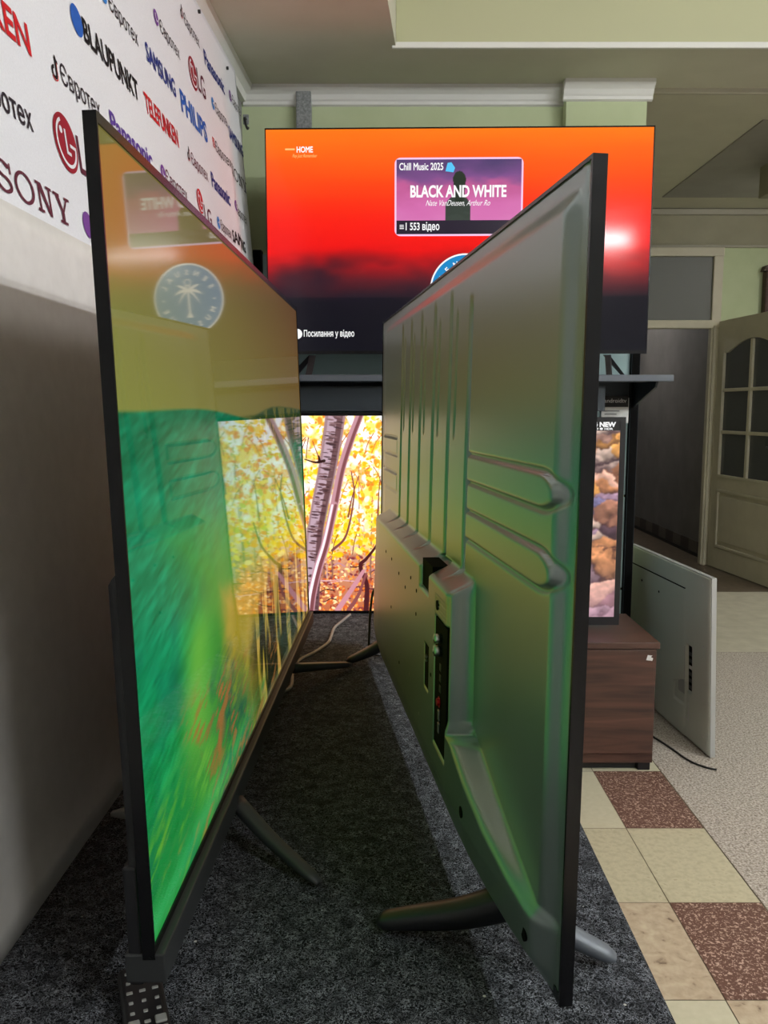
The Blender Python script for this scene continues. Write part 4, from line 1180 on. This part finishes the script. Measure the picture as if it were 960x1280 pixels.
# ------------------------------------------------------------------ 5. low cabinet and the television on it
cab = thing('cabinet', 'low walnut brown cabinet with a plinth and white sticker behind the platform', 'cabinet', (.26, 2.95, 0))
mb = MB(); mb.box(-.70, .682, -.19, .20, .03, .443, .001); mb.build('body', M['wood'], cab)
mb = MB(); mb.box(-.715, .69, -.20, .21, .443, .466, .002); mb.build('worktop', M['wood'], cab)
for i in range(3):
    x0 = -.695 + i * .459
    d = MB().box(x0, x0 + .455, -.2, -.185, .068, .440, .0015).build('door', M['wood'], cab)
mb = MB(); mb.box(-.68, .64, -.165, .18, .0, .05); mb.build('plinth', M['black'], cab)
for sx in (-.66, .655):
    MB().box(sx - .022, sx + .022, -.185, -.14, 0, .04, .003).build('leg', M['black'], cab)
mb = MB(); mb.poly([(.643, -.2008, .405), (.664, -.2008, .402), (.667, -.2008, .411), (.659, -.2008, .416), (.664, -.2008, .421), (.648, -.2008, .423)]); mb.build('sticker', M['paper'], cab)

CW, CH = 1.33, .755
CTM = tv_matrix((.858 - CW, 2.935, .480), 0.0, 0, 'front')
tvc = thing('television', 'television on the walnut cabinet showing close-up of rocks under a promotional strip', 'television', matrix=CTM)
bpy.context.view_layer.update()
def paint_rocks():
    nx, ny = 420, 236
    r = np.random.default_rng(5)
    U, Vv = np.meshgrid(np.linspace(0, 16, nx), np.linspace(0, 9, ny))
    U2 = U + .5 * (vnoise(nx, ny, 12, 8, 71) - .5); V2 = Vv + .5 * (vnoise(nx, ny, 12, 8, 72) - .5)
    def cells(n, sx, wob, seed):
        r = np.random.default_rng(seed); pts = r.random((n, 2)) * [17, 10] - .5
        U2 = U + wob * (vnoise(nx, ny, 14, 9, seed) - .5) + .4 * wob * (vnoise(nx, ny, 50, 30, seed + 1) - .5)
        V2 = Vv + wob * (vnoise(nx, ny, 14, 9, seed + 2) - .5) + .4 * wob * (vnoise(nx, ny, 50, 30, seed + 3) - .5)
        d1 = np.full(U.shape, 9.0); d2 = np.full(U.shape, 9.0); idx = np.zeros(U.shape, int)
        for i, p in enumerate(pts):
            d = np.sqrt(((U2 - p[0]) / sx) ** 2 + (V2 - p[1]) ** 2)
            nw = d < d1; d2 = np.where(nw, d1, np.minimum(d2, d)); idx = np.where(nw, i, idx); d1 = np.where(nw, d, d1)
        return idx, d2 - d1, V2 - pts[idx][..., 1], U2 - pts[idx][..., 0]
    pal = np.array([(176, 122, 100), (206, 160, 140), (160, 130, 150), (138, 130, 170), (206, 140, 96), (132, 96, 100), (220, 190, 174), (180, 150, 160), (86, 64, 74), (226, 160, 90)], float)
    idx, gap, hv, hu = cells(230, 1.5, 1.3, 74)
    img = pal[r.integers(0, 10, 260)][idx]
    i2, g2, h2, _ = cells(900, 1.3, .8, 84)
    img = img * (.88 + .24 * r.random(900)[i2])[..., None]
    n = vnoise(nx, ny, 40, 26, 73)
    img = img * (.95 + .45 * hv - .12 * hu)[..., None] * (.7 + .6 * n[..., None])
    dark = (1 - sm(.0, .16, gap)) * sm(.1, -.35, hv) if False else (1 - sm(.02, .22, gap)) * np.clip(.25 - hv * 1.6, 0, 1)
    img = blend(img, (48, 28, 38), dark * .8)
    low = 1 - sm(.0, 3.2, Vv)
    img = blend(img, (206, 150, 176), low * .35)
    k_ = img.copy()
    for sh_ in ((1, 0), (-1, 0), (0, 1), (0, -1)): k_ += np.roll(img, sh_, (0, 1))
    return k_ / 5
bezel(tvc, CW, CH, .019, .016, .03, .016, M['black'])
cscr = screen_grid(tvc, .019, CW - .019, .03, CH - .048, paint_rocks(), picture_mat('rocks_picture', 1.0, .12), 0.0)
mb = MB(); mb.poly([(.019, -.0005, CH - .048), (CW - .019, -.0005, CH - .048), (CW - .019, -.0005, CH - .016), (.019, -.0005, CH - .016)])
strip = mb.build('promo_strip', M['blackpaper'], tvc)
text_mesh('caption', '2024 NEW', .115, .0155, lambda x, z: (CW - .150 + x, -.0015, CH - .034 + z), M['uiwhite'], strip, .05)
text_mesh('caption', '4K UHD ● HDR', .105, .007, lambda x, z: (CW - .150 + x, -.0015, CH - .045 + z), M['uiwhite'], strip, .03)
back_shell(tvc, CW, CH, plain_back(CW, CH), .02, M['black'])
for sx in (.22, CW - .22):
    mb = MB(); mb.box(sx - .02, sx + .02, -.07, .10, -.0135, .0, .003); mb.build('foot', M['black'], tvc)

# ------------------------------------------------------------------ 6. display rack: uprights, back panels, shelf
rack = thing('display_rack', 'dark steel display rack with teal back panels and grey shelf by back wall', 'rack', (.25, 3.45, 0))
for xa in (-.765, .788):
    mb = MB(); mb.box(xa - .018, xa + .018, -.012, .035, 0, 1.905, .002)
    mb.mi = 1; zz = .08
    while zz < 1.86:
        mb.box(xa - .006, xa + .006, -.0128, -.0115, zz, zz + .030); mb.box(xa + .0175, xa + .0186, .004, .02, zz + .012, zz + .034); zz += .05
    mb.build('upright', [M['steel'], M['hole']], rack)
for i, (z0, z1) in enumerate([(.10, .495), (.505, .895), (.905, 1.295), (1.405, 1.695), (1.705, 1.89)]):
    mb = MB(); mb.box(-.745, .768, .004, .018, z0, z1, .002); mb.build('back_panel', M['teal'], rack)
mb = MB(); mb.box(-.745, .768, .0, .02, 1.297, 1.403); mb.build('back_panel', M['steel'], rack)
mb = MB(); mb.box(-.74, .835, -.33, .0, 1.372, 1.390, .002); mb.mi = 1; mb.box(-.74, .835, -.335, -.318, 1.366, 1.391, .003)
shelf = mb.build('shelf', [M['shelfm'], M['shelfm']], rack)
for xa in (-.735, .786):
    mb = MB(); mb.poly([(xa - .004, -.005, 1.37), (xa - .004, -.30, 1.37), (xa - .004, -.28, 1.345), (xa - .004, -.005, 1.27)], (.008, 0, 0)); mb.build('bracket', M['steel'], rack)
# lower dark fascia behind the forest set
mb = MB(); mb.box(-.72, .60, -.26, -.245, 1.255, 1.352, .002); mb.build('fascia', M['steel'], rack)
t = thing('brand_card', 'small black and white card hanging on the rack panel above the rocks television', 'card', (.957, 3.435, 1.21))
mb = MB(); mb.poly([(-.055, .004, 0), (.058, .004, -.004), (.058, .004, .10), (-.055, .004, .10)], (0, .003, 0)); mb.build('paper', M['paper'], t)
mb = MB(); mb.box(-.056, .054, -.002, .003, .062, .108); hdr = mb.build('header', M['blackpaper'], t)
text_mesh('lettering', 'androidtv', .09, .017, lambda x, z: (-.045 + x, -.0032, .080 + z), M['glyph'], hdr, .0)
mb = MB()
for i in range(3): mb.poly([(-.042, .0035, .044 - i * .013), (.02 - .012 * i, .0035, .044 - i * .013), (.02 - .012 * i, .0035, .047 - i * .013), (-.042, .0035, .047 - i * .013)])
mb.build('print_line', M['sticker'], t)

# ------------------------------------------------------------------ 7. silver television standing on the floor, back to us
SVM = tv_matrix((1.204, 2.864, 0.004), -.078, -.0407)
tvs = thing('television', 'silver-backed television standing on the floor to the right of the cabinet', 'television', matrix=SVM)
bpy.context.view_layer.update()
SWd, SHt = 1.10, .665
bezel(tvs, SWd, SHt, .008, .008, .010, .016, M['silveredge'])
mb = MB(); mb.box(.008, SWd - .008, .0, .004, .01, SHt - .008); mb.build('screen', M['gloss'], tvs)
def sv(A, B):
    w = .017 + .004 * sm(.0, .02, A)
    w = w + .003 * (1 - sm(.585, .589, B)) * sm(.20, .204, A)
    w -= .012 * boxmask(A, B, .145, .190, .19, .37, .003)
    w -= .004 * boxmask(A, B, .18, .30, .125, .225, .004) * (B < (.235 - .35 * (A - .18)))
    return w
back_shell(tvs, SWd, SHt, sv, .005, M['silver'], .015)
mb = MB(); mb.box(.147, .188, .008, .0122, .193, .367); sp = mb.build('port_slot', M['hole'], tvs)
for i in range(6): MB().box(.155, .182, .010, .0145, .20 + .026 * i, .214 + .026 * i, .001).build('port', M['paper'] if i == 3 else M['bar'], sp)
for (a, b) in ((.06, .63), (.28, .632), (.5, .634), (.05, .40), (.05, .20), (.44, .52), (.62, .53), (.05, .06)):
    w = float(sv(np.array([[a]]), np.array([[b]]))[0, 0]); MB().cyl((a, w - .002, b), (a, w + .001, b), .005, n=12).build('screw', M['white'] if b > .55 or a < .1 else M['hole'], tvs)
mb = MB(); mb.box(.20, 1.0, .0215, .0246, .5845, .5885); mb.build('cover_seam', M['hole'], tvs)
mb = MB(); mb.box(.20, .255, .0225, .0232, .17, .36); mb.build('terminal_label', M['silveredge'], tvs)
mb = MB(); mb.poly([(.16, .0236, .075), (.24, .0236, .075), (.24, .0236, .082), (.168, .0236, .082), (.168, .0236, .15), (.16, .0236, .15)]); mb.build('cover_line', M['paper'], tvs)
mb = MB(); mb.box(.34, .46, .0215, .023, .10, .14, .0005); mb.build('rating_label', M['silveredge'], tvs)

# ------------------------------------------------------------------ 8. cables and the remote
Zc = TOP + .0045
pts = spline([(-.108, 2.556, Zc), (-.13, 2.47, Zc), (-.148, 2.395, Zc), (-.152, 2.30, Zc), (-.157, 2.235, Zc), (-.185, 2.15, Zc), (-.219, 2.078, Zc), (-.228, 1.99, Zc), (-.219, 1.875, Zc), (-.24, 1.825, Zc), (-.30, 1.79, Zc)], 8)
o = MB().tube(pts, .0042).build('power_cable', M['greyp'], None, True)
tag(o, 'pale grey cable winding across the carpet between the two large televisions', 'cable')
pts = spline([(-.022, 2.135, .795), (-.03, 2.12, .78), (-.036, 2.11, .735), (-.038, 2.105, .69), (-.038, 2.10, .64), (-.02, 2.12, .6155), (.06, 2.16, .6145), (.15, 2.2, .6145)], 8)
o = MB().tube(pts, .0032).build('power_cable', M['darkcable'], None, True)
tag(o, 'thin black cable hanging behind the far end of the ribbed television', 'cable')
o = MB().tube(spline([(.99, 3.2, .004), (1.06, 3.0, .004), (1.10, 2.84, .004), (1.14, 2.78, .004), (1.17, 2.76, .004)], 8), .0035).build('power_cable', M['darkcable'], None, True)
tag(o, 'dark cable lying on the speckled floor beside the silver television', 'cable')

rem = thing('remote_control', 'black remote control with grey buttons on the carpet under left television', 'remote control', (-.2505, .795, TOP), .39 + PI)
# local: +y towards the camera end
mb = MB(); mb.box(-.023, .023, -.085, .10, .001, .019, .006, 3); mb.build('body', M['black'], rem)
kk = 0
for r_ in range(9):
    y = -.070 + r_ * .0165
    for c_ in (-1, 0, 1):
        x = c_ * .0135
        big = (c_ != 0 and r_ in (5, 6, 7))
        mb = MB()
        if big: mb.box(x - .006, x + .006, y - .005, y + .007, .0185, .0212, .0015)
        else: mb.box(x - .0024 * (1.4 if r_ % 3 == 2 else 1), x + .0024 * (1.4 if r_ % 3 == 2 else 1), y - .002, y + .002, .0185, .0204, .0008)
        mb.build('button', M['button'], rem)
